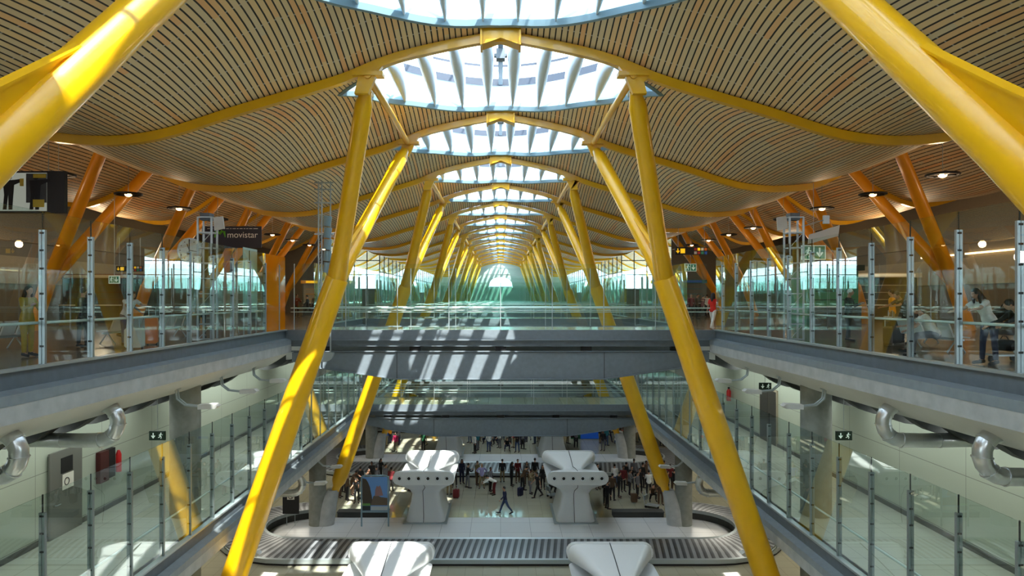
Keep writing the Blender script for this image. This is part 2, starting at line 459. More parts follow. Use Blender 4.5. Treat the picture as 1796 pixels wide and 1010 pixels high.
# ------------------------------------------------------------ forked columns
def forked(s):
    """s = side; local origin at trunk foot on hall floor"""
    J = Vector((s*5.84, 0, 2.2)); foot = Vector((s*10.15, 0, HALL+2.1))
    d = (foot-J).normalized()
    # trunk, continues slightly past the fork
    mb = MB()
    ts = [0,.02,.045,.1,.3,.6,.85,1.0]
    rs = [.24,.25,.42,.45,.45,.44,.41,.40]
    mb.tube([foot + (J-foot)*t for t in ts], rs, 24)
    trunk = mb.mesh('trunk', M['yellow'])
    arms = []
    for q in (-1, 1):
        H = Vector((s*3.86, q*4.5, 8.05)); dd = (H-J)
        mb = MB()
        ts = [-.03,0,.15,.5,.8,.875,.90,.93]
        rs = [.32,.35,.30,.28,.275,.27,.21,.17]
        mb.tube([J + dd*t for t in ts], rs, 22)
        arms.append(mb.mesh('arm', M['yellow']))
    heads = []
    for q in (-1, 1):
        H = Vector((s*3.86, q*4.5, 8.1)); a = J + (H-J)*.90
        mb = MB()
        zt = 8.36
        mb.prism([(a.x-.2, a.z-.05),(a.x+.2, a.z-.05),(H.x+.26,H.z-.05),(H.x+.44, interp(RP,H.x+.44)-.1),(H.x-.44, interp(RP,H.x-.44)-.1),(H.x-.26,H.z-.05)], H.y-.1, H.y+.1, 'y')
        mb.box(H.x-.44, H.y-.2, interp(RP,H.x)-.24, H.x+.44, H.y+.2, interp(RP,H.x)-.12)
        mb.disc((H.x, H.y-.12, H.z-.12), .1, 'y', .08, 16)
        heads.append(mb.mesh('head_bracket', M['yellow']))
    # web plate between the arms
    def ap(q, t): return J + (Vector((s*3.86, q*4.5, 8.1))-J)*t
    B = ap(1, .51); A = ap(-1, .51)
    n = 16; low = 3.4
    topc = []
    for i in range(n+1):
        y = A.y + (B.y-A.y)*i/n; u = abs(y)/B.y
        z = low + (B.z-low)*(u**1.05); X = J.x + (z-J.z)/(8.1-J.z)*(s*3.86-J.x)
        topc.append(Vector((X, y, z)))
    mb = MB(); vs = []
    nrm = (ap(1,1)-J).cross(ap(-1,1)-J).normalized()
    for o_ in (-.03, .03):
        for p in topc:
            vs.append(p + nrm*o_)
            tt = max(0,(abs(p.y)/4.5)); vs.append(J + (ap(1 if p.y >= 0 else -1, 1)-J)*tt + nrm*o_)
    L = 2*(n+1)
    fs = []
    for i in range(n):
        fs.append((2*i, 2*i+1, 2*i+3, 2*i+2)); fs.append((L+2*i, L+2*i+2, L+2*i+3, L+2*i+1)); fs.append((2*i, 2*i+2, L+2*i+2, L+2*i))
    mb.add(vs, fs)
    for a_, b_ in zip(topc, topc[1:]): mb.beam(a_, b_, .12, .035, up=nrm.cross(b_-a_))
    web = mb.mesh('web_plate', M['yellow'])
    mb = MB()
    mb.tube([(s*3.86, -4.3, 8.02), (s*3.86, -3.9, 7.95), (s*3.86, 0, 8.0), (s*3.86, 3.9, 7.95), (s*3.86, 4.3, 8.02)], [.05,.11,.11,.11,.05], 14)
    strut = mb.mesh('strut', M['yellow'])
    # concrete plinth
    mb = MB(); X0 = s*10.15; Z = HALL; fz = HALL+2.15
    def ell(cx, z, rx, ry, n=20): return [(cx+rx*math.cos(2*PI*i/n), ry*math.sin(2*PI*i/n), z) for i in range(n)]
    lv = [ell(s*10.85, Z, .62, .5), ell(s*10.7, Z+1.0, .60, .46), ell(s*10.28, fz, .36, .34)]
    vs = sum(lv, [])
    mb.add(vs, [(i*20+k, i*20+(k+1)%20, (i+1)*20+(k+1)%20, (i+1)*20+k) for i in range(2) for k in range(20)], True)
    mb.add(lv[2], [tuple(range(20))])
    pl = mb.mesh('plinth', M['conc'])
    return trunk, arms, heads, web, strut, pl
for s in (-1, 1):
    P = forked(s)
    for m in range(-1, 7):
        nm = 'the big one crossing the upper %s corner' % ('left' if s < 0 else 'right') if m == -1 else '%s in the %s-hand row behind it' % (ordn(m), 'left' if s < 0 else 'right')
        if m == 0: nm = 'tallest in full view on the %s side' % ('left' if s < 0 else 'right')
        t = thing('forked_column', 'yellow steel forked column on a concrete foot, ' + nm, 'column', (0, 24.9+18*m, 0), 0, 'inner rows of yellow forked columns')
        put('trunk', P[0], t)
        for i in range(2): put('arm', P[1][i], t); put('head_bracket', P[2][i], t)
        put('web_plate', P[3], t); put('strut', P[4], t); put('plinth', P[5], t)
# outer forked columns in the wings
def outer(s):
    J = Vector((s*20.9, 0, 2.2)); out = []
    mb = MB(); mb.tube([(s*21.6, 0, 0), J], [.30,.34], 18); out.append(('trunk', mb.mesh('trunk', M['amber'])))
    for q, H in ((-1, Vector((s*16.9, -2.2, 8.45))), (1, Vector((s*16.9, 2.4, 8.45)))):
        mb = MB(); mb.tube([J + (H-J)*t for t in (-.03,.0,.5,.93,.97)], [.27,.30,.28,.25,.16], 16); out.append(('arm', mb.mesh('arm', M['amber'])))
    mb = MB(); mb.tube([J+Vector((0,0,.1)), J+Vector((-s*.9, 1.0, 2.4))], [.1,.05], 6)
    return out
for s in (-1, 1):
    P = outer(s)
    for k in range(-3, 5):
        t = thing('forked_column', 'amber forked column under the brown ceiling of the %s wing, %s from the camera' % ('left' if s < 0 else 'right', ordn(k+3)), 'column', (0, 32.2+9*k, 0), 0, 'outer rows of amber columns')
        for nm, me in P: put(nm, me, t)

# ------------------------------------------------------------ levels
VOIDS = [(-6, 32.4), (37.4, 50.4), (55.4, 68.4), (73.4, 86.4), (91.4, 104.4), (109.4, 122.4)]
LVOIDS = [(-6, 50.4), (54.4, 68.4), (72.4, 86.4), (90.4, 104.4), (108.4, 122.4)]
YEND = 146.4
for s in (-1, 1):
    side = 'left' if s < 0 else 'right'
    mb = MB(); mb.box(s*10.0, -8, -.35, s*(30.0), YEND if False else 75, 0.0); mb.box(s*10.0, 75, -.35, s*13.0, YEND, 0.0)
    struct('floor', mb, M['floorU'], 'upper concourse floor, %s side' % side)
    mb = MB(); mb.box(s*10.0, -8, LOW-.3, s*22.4, YEND, LOW)
    struct('floor', mb, M['floorM'], 'lower gallery floor, %s side' % side)
    # lower gallery wall
    mb = MB(); mb.box(s*14.4, -8, LOW-.3, s*14.7, YEND, -.36)
    struct('wall_'+side, mb, M['wallL'], 'pale panelled gallery wall')
    mb = MB(); mb.box(s*14.34, -8, LOW, s*14.4, YEND, LOW+.16)
    struct('baseboard_'+side, mb, M['skirt'])
    mb = MB(); mb.box(s*22.0, -8, HALL, s*22.4, 120, LOW-.3)
    struct('wall_'+side, mb, M['hallwall'])
    mb = MB(); mb.box(s*30.0, -8, 0, s*30.4, 75, 12)
    struct('wall_'+side, mb, M['wing'])
    mb = MB(); mb.box(s*29.9, -8, 2.4, s*30.0, 75, 4.1)
    struct('trim_1', mb, M['beige'])
    mb = MB(); mb.box(s*29.6, -8, 5.0, s*30.0, 75, 5.5)
    struct('trim_2', mb, M['wing'])
mb = MB(); mb.box(-22, -8, HALL-.3, 22, 122, HALL)
struct('floor', mb, M['floorH'], 'glossy arrivals hall floor')
mb = MB(); mb.box(-30.4, -16.3, HALL, 30.4, -16, 6.0); struct('wall_sky_blocker', mb, M['skyblock'])  # unseen wall added to keep bright sky out of the glass reflections
mb = MB(); mb.box(-22, 120, HALL, 22, 120.4, LOW-.3); struct('wall_back', mb, M['endwall'])
mb = MB(); mb.box(-400, -300, HALL-.8, 400, 600, HALL-.5); struct('ground', mb, mat('apron', (.62,.63,.62), .8))

# slab edges : web channel, ledge, concrete nosing, haunch, dark ribs
def edge(s, y0, y1, z0, side, lvl, idx):
    t = thing('slab_edge', 'grey steel and concrete slab edge with pale soffit, %s %s, void %s' % (lvl, side, idx), 'slab edge', (0, y0, z0), 0, 'slab edges along the voids')
    L = y1-y0
    def strip(pts, name, m):
        mb = MB()
        vs = [(s*a, 0, b) for a, b in pts] + [(s*a, L, b) for a, b in pts]; n = len(pts)
        mb.add(vs, [(i, i+1, n+i+1, n+i) for i in range(n-1)], False)
        return mb.build(name, m, t)
    mb = MB(); mb.box(s*9.9, 0, .0, s*10.09, L, .06); mb.build('glazing_shoe', M['galv'], t)
    mb = MB(); mb.box(s*9.98, 0, -.36, s*10.3, L, .0); mb.build('channel', M['web'], t)
    mb = MB(); mb.prism([(s*9.98,-.36),(s*9.7,-.42),(s*9.7,-.64),(s*10.3,-.64),(s*10.3,-.36)], 0, L, 'y'); mb.build('ledge', M['ledge'], t)
    mb = MB(); mb.prism([(s*9.71,-.642),(s*10.6,-.642),(s*10.6,-1.0),(s*9.71,-1.0)], 0, L, 'y'); mb.build('nosing', M['conc'], t)
    pts = [(9.75,-1.0)]
    for i in range(1, 9):
        u = i/8; pts.append((9.75+1.75*u, -1.0 - .80*math.sin(u*PI/2)**1.1))
    mb = MB(); mb.prism([(s*a, b) for a, b in pts] + [(s*11.5,-1.0)], 0, L, 'y'); mb.build('haunch', M['haunch'], t)
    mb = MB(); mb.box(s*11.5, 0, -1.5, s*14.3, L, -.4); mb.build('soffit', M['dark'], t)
    n = max(1, int(L/1.8)); rm = None
    for i in range(n):
        if rm is None:
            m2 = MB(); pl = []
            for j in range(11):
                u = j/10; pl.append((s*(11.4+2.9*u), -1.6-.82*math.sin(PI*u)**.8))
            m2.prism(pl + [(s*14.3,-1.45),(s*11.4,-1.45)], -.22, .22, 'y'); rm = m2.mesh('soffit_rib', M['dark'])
        put('soffit_rib', rm, t, (0, .9+1.8*i, 0))
    return t
for s in (-1, 1):
    side = 'on the left' if s < 0 else 'on the right'
    for i, (a, b) in enumerate(VOIDS): edge(s, a, b, 0, side, 'upper floor', ordn(i))
    for i, (a, b) in enumerate(LVOIDS): edge(s, a, b, LOW, side, 'lower gallery', ordn(i))

# glass fences
PW = 1.8
def post_mesh():
    a = MB()
    for q in (-1, 1): a.box(q*.007, -.035, .0, q*.068, .035, 3.0)
    a.box(-.03, -.012, 0, .03, .012, 2.98)
    return a.mesh('post', M['steel'])
def clamp_mesh():
    a = MB()
    a.box(-.045, -.042, -.022, .045, .042, .022)
    return a.mesh('clamp', M['black'])
def wire_mesh():
    a = MB(); a.box(-.012, -.012, 2.98, .012, .012, 3.4); return a.mesh('glass_joint', M['black'])
pm, clm, wm = post_mesh(), clamp_mesh(), wire_mesh()
gp = {}
def fence(s, y0, y1, z0, label, first=None):
    t = thing('glass_balustrade', label, 'glass balustrade', (s*10.0, y0, z0), 0, 'glass balustrades along the voids')
    # posts at phase 13.5+1.8k
    k = math.ceil((y0-13.5)/PW); P = []
    while 13.5+PW*k <= y1-.2:
        if 13.5+PW*k >= y0+.2: P.append(13.5+PW*k)
        k += 1
    for y in P:
        p = put('post', pm, t, (s*.04, y-y0, 0)); put('glass_joint', wm, p)
        if y < 36:
            for z in (.45, 1.05, 1.6, 2.15, 2.55, 2.93): put('clamp', clm, p, (0, 0, z))
    cuts = [y0] + P + [y1]
    for a, b in zip(cuts, cuts[1:]):
        w_ = round(b-a-.02, 2)
        if w_ < .1: continue
        if w_ not in gp:
            mb = MB(); mb.add([(0,.01,.04),(0,.01+w_,.04),(0,.01+w_,3.4),(0,.01,3.4)], [(0,1,2,3)])
            mb.add([(0,.01,3.4),(0,.01+w_,3.4),(.014,.01+w_,3.4),(.014,.01,3.4)], [(0,1,2,3)])
            gp[w_] = mb.mesh('glass_pane', M['glass'])
        g_ = put('glass_pane', gp[w_], t, (0, a-y0, 0))
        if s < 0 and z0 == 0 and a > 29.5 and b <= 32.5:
            g_.data = g_.data.copy(); g_.data.materials[0] = M['amber_refl']; g_['label'] = 'pane with painted amber column reflection'  # amber colour stands in for the column's reflection
    mb = MB(); mb.tube([(s*.16, .1, .96), (s*.16, y1-y0-.1, .96)], .035, 10); mb.build('handrail', M['rail'], t)
for s in (-1, 1):
    side = 'left' if s < 0 else 'right'
    for i, (a, b) in enumerate(VOIDS): fence(s, a, b, .0, 'tall glass balustrade with steel posts on the upper floor, %s side, %s from the camera' % (side, ordn(i)))
    for i, (a, b) in enumerate(LVOIDS): fence(s, a, b, LOW, 'tall glass balustrade with steel posts on the lower gallery, %s side, %s from the camera' % (side, ordn(i)))

# footbridges
def bridge(y0, y1, z0, label, grp):
    t = thing('footbridge', label, 'footbridge', (0, y0, z0), 0, grp)
    Wd = y1-y0
    mb = MB(); mb.box(-10, .02, -.08, 10, Wd-.02, .0); mb.build('deck', M['floorM'], t)
    for q, yy in ((1, 0), (-1, Wd)):
        mb = MB(); mb.box(-10, yy, -.40, 10, yy+q*.12, .03); mb.box(-10, yy-q*.10, -.46, 10, yy+q*.14, -.40)
        mb.build('fascia', M['girder'], t)
        mb = MB(); mb.box(-10, yy+q*.05, -.74, 10, yy+q*.3, -.46); mb.build('edge_beam', M['web'], t)
        mb = MB(); mb.box(-9.9, yy-q*.03, -.99, 9.9, yy+q*.35, -.95); mb.build('shelf', M['girder'], t)
        for X in (-8.2, -4.0, 0, 4.0, 8.2):
            mb = MB(); mb.box(X-.25, yy+q*.15, -.95, X+.25, yy+q*.4, -.74); mb.build('bracket', M['black'], t)
        mb = MB(); mb.prism([(-9.7,-1.02),(9.7,-1.02),(9.7,-1.45),(8.4,-1.72),(4.82,-2.22),(-4.82,-2.22),(-8.4,-1.72),(-9.7,-1.45)], yy+q*.05, yy+q*.5, 'y'); mb.build('girder', M['girder'], t)
        mb = MB()
        mb.prism([(-8.4,-1.72),(-4.82,-2.22),(4.82,-2.22),(8.4,-1.72),(8.4,-1.76),(4.82,-2.27),(-4.82,-2.27),(-8.4,-1.76)], yy-q*.06, yy+q*.55, 'y')
        mb.build('girder_flange', M['girder'], t)
        mb = MB()
        for X in (-4.82, 4.82): mb.box(X-.02, yy+q*.04, -2.22, X+.02, yy+q*.06, -1.02)
        mb.build('girder_seam', M['seam'], t)
        for i in range(8):
            a = -9.6+2.4*i
            mb = MB(); mb.add([(a+.015, yy+q*.05, .03),(a+2.385, yy+q*.05, .03),(a+2.385, yy+q*.05, 3.1),(a+.015, yy+q*.05, 3.1)], [(0,1,2,3)])
            mb.build('glass_pane', M['glass'], t)
            mb = MB(); mb.box(a-.016, yy+q*.02, .0, a+.016, yy+q*.09, 3.1); mb.build('mullion', M['galv'], t)
        mb = MB(); mb.tube([(-9.8, yy+q*.2, 1.04),(9.8, yy+q*.2, 1.04)], .03, 8); mb.tube([(-9.8, yy+q*.2, .86),(9.8, yy+q*.2, .86)], .02, 8)
        mb.build('handrail', M['rail'], t)
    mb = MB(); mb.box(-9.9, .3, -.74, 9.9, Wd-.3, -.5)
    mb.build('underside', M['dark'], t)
    return t
for i, (a, b) in enumerate(zip(VOIDS, VOIDS[1:])):
    bridge(a[1], b[0], 0, 'glass-sided grey steel footbridge across the upper void, %s from the camera' % ordn(i), 'upper footbridges')
for i, (a, b) in enumerate(zip(LVOIDS, LVOIDS[1:])):
    bridge(a[1], b[0], LOW, 'glass-sided grey steel footbridge across the hall at gallery level, %s from the camera' % ordn(i), 'gallery footbridges')
# far floor at the end
mb = MB(); mb.box(-10, 122.4, -.35, 10, YEND, 0); struct('floor', mb, M['floorU'], 'upper floor at the far end')
# end wall with arched window
mb = MB()
Y = YEND
ol = []
N = 24
for i in range(N+1):
    X = -13+26*i/N; ol.append((X, interp(RP, X)+.3))
arch = [(2.4*math.cos(PI*i/12)*(1-.12*math.sin(PI*i/12)), 3.8+2.1*math.sin(PI*i/12)) for i in range(13)]
# build as strips left/right/top/bottom around the opening
vs = []; fs = []
L = []
N = 104
for i in range(N+1):
    X = -13+26*i/N; top = interp(RP, X)+.3
    if abs(X) < 2.4: zb = 3.8 + 2.1*math.sqrt(max(0,1-(X/2.4)**2))**.7
    else: zb = 3.8
    L.append((X, top, zb))
for i in range(N):
    a, b = L[i], L[i+1]
    mb.add([(a[0],Y,a[2]),(b[0],Y,b[2]),(b[0],Y,b[1]),(a[0],Y,a[1])], [(0,1,2,3)])
    if not (abs(a[0]) <= 2.4 and abs(b[0]) <= 2.4): pass
    mb.add([(a[0],Y,0),(b[0],Y,0),(b[0],Y,3.8),(a[0],Y,3.8)], [(0,1,2,3)])
mb.box(-13, Y-.1, 6.5, 13, Y-.02, 6.6)
struct('wall_back', mb, M['endwall'], 'pale end wall with an arched window')
mb = MB(); mb.box(-2.4, Y-.02, 3.8, 2.4, Y+.0, 3.95); mb.box(-.05, Y-.05, 3.8, .05, Y, 5.9)
struct('window_1', mb, M['galv'])

# far glazed walls
def curtain(name, p0, p1, z0, z1, nx, nz, idx):
    p0 = Vector(p0 + (0,)); p1 = Vector(p1 + (0,)); d = p1-p0
    fr = MB()
    for i in range(nx+1):
        p = p0 + d*i/nx; fr.beam((p.x,p.y,z0), (p.x,p.y,z1), .09, .09, up=(1,0,0))
    for j in range(nz+1):
        z = z0+(z1-z0)*j/nz; fr.beam((p0.x,p0.y,z), (p1.x,p1.y,z), .09, .09)
    f = struct(name, fr, M['web'])
    g = MB(); g.add([(p0.x,p0.y,z0),(p1.x,p1.y,z0),(p1.x,p1.y,z1),(p0.x,p0.y,z1)], [(0,1,2,3)])
    g.build('pane', M['facade'], f)
n_ = 2
for s in (-1, 1):
    curtain('window_%d' % n_, (s*13, 75), (s*18.4, 75), 2.5, 8.6, 4, 4, 0); n_ += 1
    mb = MB(); mb.box(s*13, 75, 0, s*18.4, 75.2, 2.5); mb.box(s*13, 75.2, 0, s*13.2, YEND, 2.4); struct('wall_low_'+('left' if s < 0 else 'right'), mb, M['lowgreen'])
    mb = MB(); mb.box(s*18.4, 75, 0, s*30, 75.3, 9.5); struct('wall_front_'+('left' if s < 0 else 'right'), mb, M['wing'])
    curtain('window_%d' % n_, (s*13, 75), (s*13, YEND), 2.4, 6.3, 24, 2, 0); n_ += 1
    curtain('window_%d' % n_, (s*30, -8), (s*30.2, -8), 0, 8, 1, 4, 0); n_ += 1

# concrete columns under the floors
def ccol(s, y, z0, z1, lab):
    mb = MB(); mb.tube([(0,0,0),(0,0,z1-z0)], .52, 28)
    tag(mb.build('concrete_column', M['concd'], None, (s*11.25, y, z0)), lab, 'column', 'round concrete columns')
for s in (-1, 1):
    sd = 'left' if s < 0 else 'right'
    for i, y in enumerate((24.9, 42.9, 60.9, 78.9)):
        ccol(s, y, LOW, -1.5, 'round grey concrete column on the %s gallery, %s from the camera' % (sd, ordn(i)))
        ccol(s, y, HALL, LOW-1.5, 'round grey concrete column in the hall below the %s gallery, %s from the camera' % (sd, ordn(i)))

# ------------------------------------------------------------ air pylons
def pylon_mesh():
    # plan bow-tie, height about 3.55; local y = -3 front .. 3 rear
    out = {}
    mb = MB(); N = 16; ring = 20; H = 3.45
    def halfw(u, z):   # u in -1..1 along y, z 0..1
        return 0
    st = []
    for i in range(N+1):
        u = -1 + 2*i/N
        a = abs(u)
        wt = .62 + 1.2*max(0, (a-.12)/.88)
        st.append((u, wt))
    # head : hull from z=2.55 to 3.5, waisted, ends rounded
    vs = []; m = 16
    for u, wt in st:
        y = 2.85*u
        dip = .55*(1-abs(u))**1.1
        zt = H - dip
        zb = 2.62 + .05*(1-abs(u))
        wb = wt*.93
        sh = []
        r_ = min(.30, (zt-zb)/2-.01)
        for cx_, cz_, a0 in ((wt-r_, zt-r_, 0),(-wt+r_, zt-r_, PI/2),(-wt+r_, zb+r_, PI),(wt-r_, zb+r_, 1.5*PI)):
            for j_ in range(4):
                an = a0+PI/2*j_/3; sh.append((cx_+r_*math.cos(an), cz_+r_*math.sin(an)))
        for q in sh: vs.append((q[0], y, q[1]))
    fs = [(i*m+k, i*m+(k+1)%m, (i+1)*m+(k+1)%m, (i+1)*m+k) for i in range(N) for k in range(m)]
    mb.add(vs, fs, True)
    # rounded face bars front and rear
    for q in (-1, 1):
        y = 2.85*q; pts = []
        for i in range(9):
            a = PI/2 - PI*i/8; pts.append((1.45+.40*math.cos(a), 3.05+.40*math.sin(a)))
        for i in range(9):
            a = -PI/2 - PI*i/8; pts.append((-1.45+.40*math.cos(a), 3.05+.40*math.sin(a)))
        mb.prism(pts, y-.14, y+.14, 'y')
    out['head'] = mb.mesh('head', M['pylon'])
    # neck flare + body
    mb = MB(); vs = []; lv = [(0,1.22,1.95),(.5,1.12,1.85),(1.2,.93,1.75),(1.75,.85,1.8),(2.05,.98,2.0),(2.3,1.30,2.3),(2.5,1.62,2.6),(2.64,1.78,2.78)]
    def rr(hx, hy, z):
        P = []; r = min(.35, hx*.5)
        for cx_, cy_, a0 in ((hx-r,hy-r,0),(-hx+r,hy-r,PI/2),(-hx+r,-hy+r,PI),(hx-r,-hy+r,1.5*PI)):
            for j in range(5):
                a = a0+PI/2*j/4; P.append((cx_+r*math.cos(a), cy_+r*math.sin(a), z))
        return P
    for z, hx, hy in lv: vs += rr(hx, hy, z)
    n = 20
    mb.add(vs, [(i*n+k, i*n+(k+1)%n, (i+1)*n+(k+1)%n, (i+1)*n+k) for i in range(len(lv)-1) for k in range(n)], True)
    out['body'] = mb.mesh('body', M['pylon'])
    mb = MB()
    for q in (-1, 1):
        P = [(q*0, 0)]
        pts = [(0.0, -2.80, 2.64),(-.05*q,-2.42,2.35),(-.12,-2.07,2.05),(-.14,-1.83,1.75),(-.12,-1.80,1.2),(-.1,-1.88,.5),(-.1,-1.98,0.02)]
        if q == 1: pts = [(x_, -y_, z_) for x_, y_, z_ in pts]
        mb.tube(pts, .018, 5)
    mb.tube([(0, -2.8, 3.46),(0,-1.5,3.30),(0,0,3.05),(0,1.5,3.30),(0,2.8,3.46)], .02, 5)
    out['seam'] = mb.mesh('panel_seam', M['seam'])
    mb = MB(); mb.box(-1.35, -2.1, 0, 1.35, 2.1, .07); out['base'] = mb.mesh('base_plate', M['galv'])
    mb = MB(); mb.tube([(0,.02,0),(0,-.05,0)], [.15,.135], 20, caps=False); mb.tube([(0,-.05,0),(0,-.02,0)], [.135,.09], 20, caps=False)
    out['nozzle'] = mb.mesh('nozzle', M['white'])
    mb = MB(); mb.disc((0,-.015,0), .09, 'y', .02, 20); mb.disc((0,-.02,0), .148, 'y', .006, 20); out['hole'] = mb.mesh('nozzle_hole', M['black'])
    return out
py = pylon_mesh()
def pylon(x, y, z, lab):
    t = thing('air_pylon', lab, 'air supply pylon', (x, y, z), 0, 'white air supply pylons')
    for k in ('base','body','head'): put({'base':'base_plate'}.get(k,k), py[k], t)
    put('panel_seam', py['seam'], t)
    for q in (-1, 1):
        for i in range(6):
            n = put('nozzle', py['nozzle'], t, (-1.43+.572*i, q*2.995, 3.05), 0 if q < 0 else PI)
            put('nozzle_hole', py['hole'], n)
for i, y in enumerate((27, 45, 63, 81, 99)):
    for s in (-1, 1):
        pylon(s*4.66, y, HALL, 'white bow-tie air pylon with round nozzles, %s from the camera in the %s row' % (ordn(i), 'left' if s < 0 else 'right'))

# ------------------------------------------------------------ islands, carousels
def beltmat():
    m, nt, out = nmat('carousel_plates')
    b = nt.nodes.new('ShaderNodeBsdfPrincipled'); nt.links.new(b.outputs[0], out.inputs[0]); b.inputs['Roughness'].default_value = .32; b.inputs['Metallic'].default_value = .5
    uv = nt.nodes.new('ShaderNodeUVMap'); sp = nt.nodes.new('ShaderNodeSeparateXYZ'); nt.links.new(uv.outputs[0], sp.inputs[0])
    f = math_(nt, 'FRACT', math_(nt, 'DIVIDE', math_(nt, 'ADD', sp.outputs[0], math_(nt, 'MULTIPLY', sp.outputs[1], .12)), .36))
    cr = nt.nodes.new('ShaderNodeValToRGB'); nt.links.new(f, cr.inputs[0]); e = cr.color_ramp.elements
    e[0].position = 0; e[0].color = (.035,.037,.04,1); e[1].position = 1; e[1].color = (.30,.32,.34,1)
    k = e.new(.5); k.color = (.12,.13,.14,1); k = e.new(.55); k.color = (.36,.38,.40,1)
    nt.links.new(cr.outputs[0], b.inputs['Base Color']); return m
M['bbelt'] = beltmat()
def carousel(Y0, lab, mir=1):
    t = thing('baggage_carousel', lab, 'baggage carousel', (0, Y0, HALL), 0, 'baggage carousels')
    # centre line path: back-left -> left bend -> front -> right bend -> back-right
    cx, cyy, r = 11.2, 3.9, 3.9
    P = []
    for i in range(0, 17):
        a = PI/2 + PI*i/16; P.append((-cx+r*math.cos(a), cyy+r*math.sin(a)))
    for i in range(1, 20): P.append((-cx+2*cx*i/20, 0))
    for i in range(0, 17):
        a = -PI/2 + PI*i/16; P.append((cx+r*math.cos(a), cyy+r*math.sin(a)))
    P = [Vector((p[0], p[1], 0)) for p in P]
    Nn = []
    for i, p in enumerate(P):
        d = (P[min(i+1,len(P)-1)]-P[max(i-1,0)]).normalized(); Nn.append(Vector((d.y, -d.x, 0)))   # outward
    def sweep(prof, name, m, uv=False):
        mb = MB(); k = len(prof); vs = []; U = []; s_ = 0
        for i, p in enumerate(P):
            if i: s_ += (p-P[i-1]).length
            for o_, z in prof: vs.append(p + Nn[i]*o_ + Vector((0,0,z))); U.append((s_, o_))
        if uv: mb.uv = U
        mb.add(vs, [(i*k+j, i*k+j+1, (i+1)*k+j+1, (i+1)*k+j) for i in range(len(P)-1) for j in range(k-1)], False)
        mb.build(name, m, t)
    sweep([(1.3,0),(1.3,.12)], 'kick_plate', M['black'])
    sweep([(1.36,.12),(1.36,.34),(1.2,.36)], 'skirt', M['galv'])
    sweep([(1.2,.36),(.6,.44),(0,.50),(-.6,.54),(-1.15,.56)], 'belt', M['bbelt'], True)
    sweep([(-1.15,.56),(-1.3,.60),(-1.3,.40)], 'inner_rim', M['galv'])
    sweep([(-1.3,.40),(-1.3,0)], 'inner_skirt', M['dark'])
for i, y in enumerate((37.55, 55.55, 73.55)):
    carousel(y, 'baggage carousel with overlapping metal plates, %s from the camera' % ordn(i))
    mb = MB(); pts = []
    for X, Y in ((-9.5,-5.6),(9.5,-5.6)): pass
    n = 14; r = 2.75; c = 11.2
    for k in range(n+1):
        a = -PI/2 + PI*k/n; pts.append((c+r*math.cos(a), y+3.9+r*math.sin(a)))
    for k in range(n+1):
        a = PI/2 + PI*k/n; pts.append((-c+r*math.cos(a), y+3.9+r*math.sin(a)))
    mb.prism(pts, HALL, HALL+.015, 'z')
    struct('floor', mb, M['island'], 'white tiled island inside the %s carousel' % ordn(i))
for s in (-1, 1):
    mb = MB(); mb.box(-1.6, -.15, 0, 1.6, .5, .30); mb.box(-1.63, -.2, .30, 1.63, .55, .35)
    tag(mb.build('luggage_chute', M['dark'], None, (s*8.75, 44.4, HALL)), 'low dark luggage opening in the white island, %s side' % ('left' if s < 0 else 'right'), 'luggage opening')
# ------------------------------------------------------------ ducts and wall lamps under slab edges
def duct(s):
    mb = MB(); pts = []
    c = (10.62, -1.78)
    for i in range(11):
        a = math.radians(65 + 205*i/10)
        pts.append((s*(c[0]+.48*math.cos(a)), 0, c[1]+.48*math.sin(a)))
    rs = [.19]*11
    pts += [(s*11.2, 0, -2.27), (s*12.5, 0, -2.25), (s*14.35, 0, -2.25)]; rs += [.19]*3
    mb.tube(pts, rs, 18)
    for i in (2,4,6,8,10):
        p, q = Vector(pts[i]), Vector(pts[i-1]); d = (p-q).normalized()
        mb.tube([p-d*.014, p+d*.014], .212, 18)
    mb.tube([(s*11.6,0,-2.27),(s*11.63,0,-2.27)], .20, 18)
    body = mb.mesh('pipe', M['duct'])
    mb = MB(); mb.tube([Vector(pts[0])+Vector((s*-.02,0,.05)), Vector(pts[0])+Vector((s*.01,0,-.02))], .27, 20); fl = mb.mesh('flange', M['galv'])
    return body, fl
dm = {s: duct(s) for s in (-1, 1)}
def wlamp(s):
    o = {}
    mb = MB()
    for dy in (-.08, .08):
        mb.tube([(s*10.5, dy, -1.35),(s*10.45, dy, -1.75),(s*10.2, dy, -1.95),(s*9.7, dy, -2.0)], .03, 8)
    mb.box(s*10.55, -.12, -1.45, s*10.4, .12, -1.3)
    o['arm'] = mb.mesh('bracket_arm', M['galv'])
    mb = MB(); mb.prism([(s*9.75,-2.08),(s*9.2,-2.06),(s*9.1,-1.98),(s*9.2,-1.9),(s*9.75,-1.93)], -.16, .16, 'y'); o['lamp_head'] = mb.mesh('lamp_head', M['haunch'])
    return o
lm = {s: wlamp(s) for s in (-1, 1)}
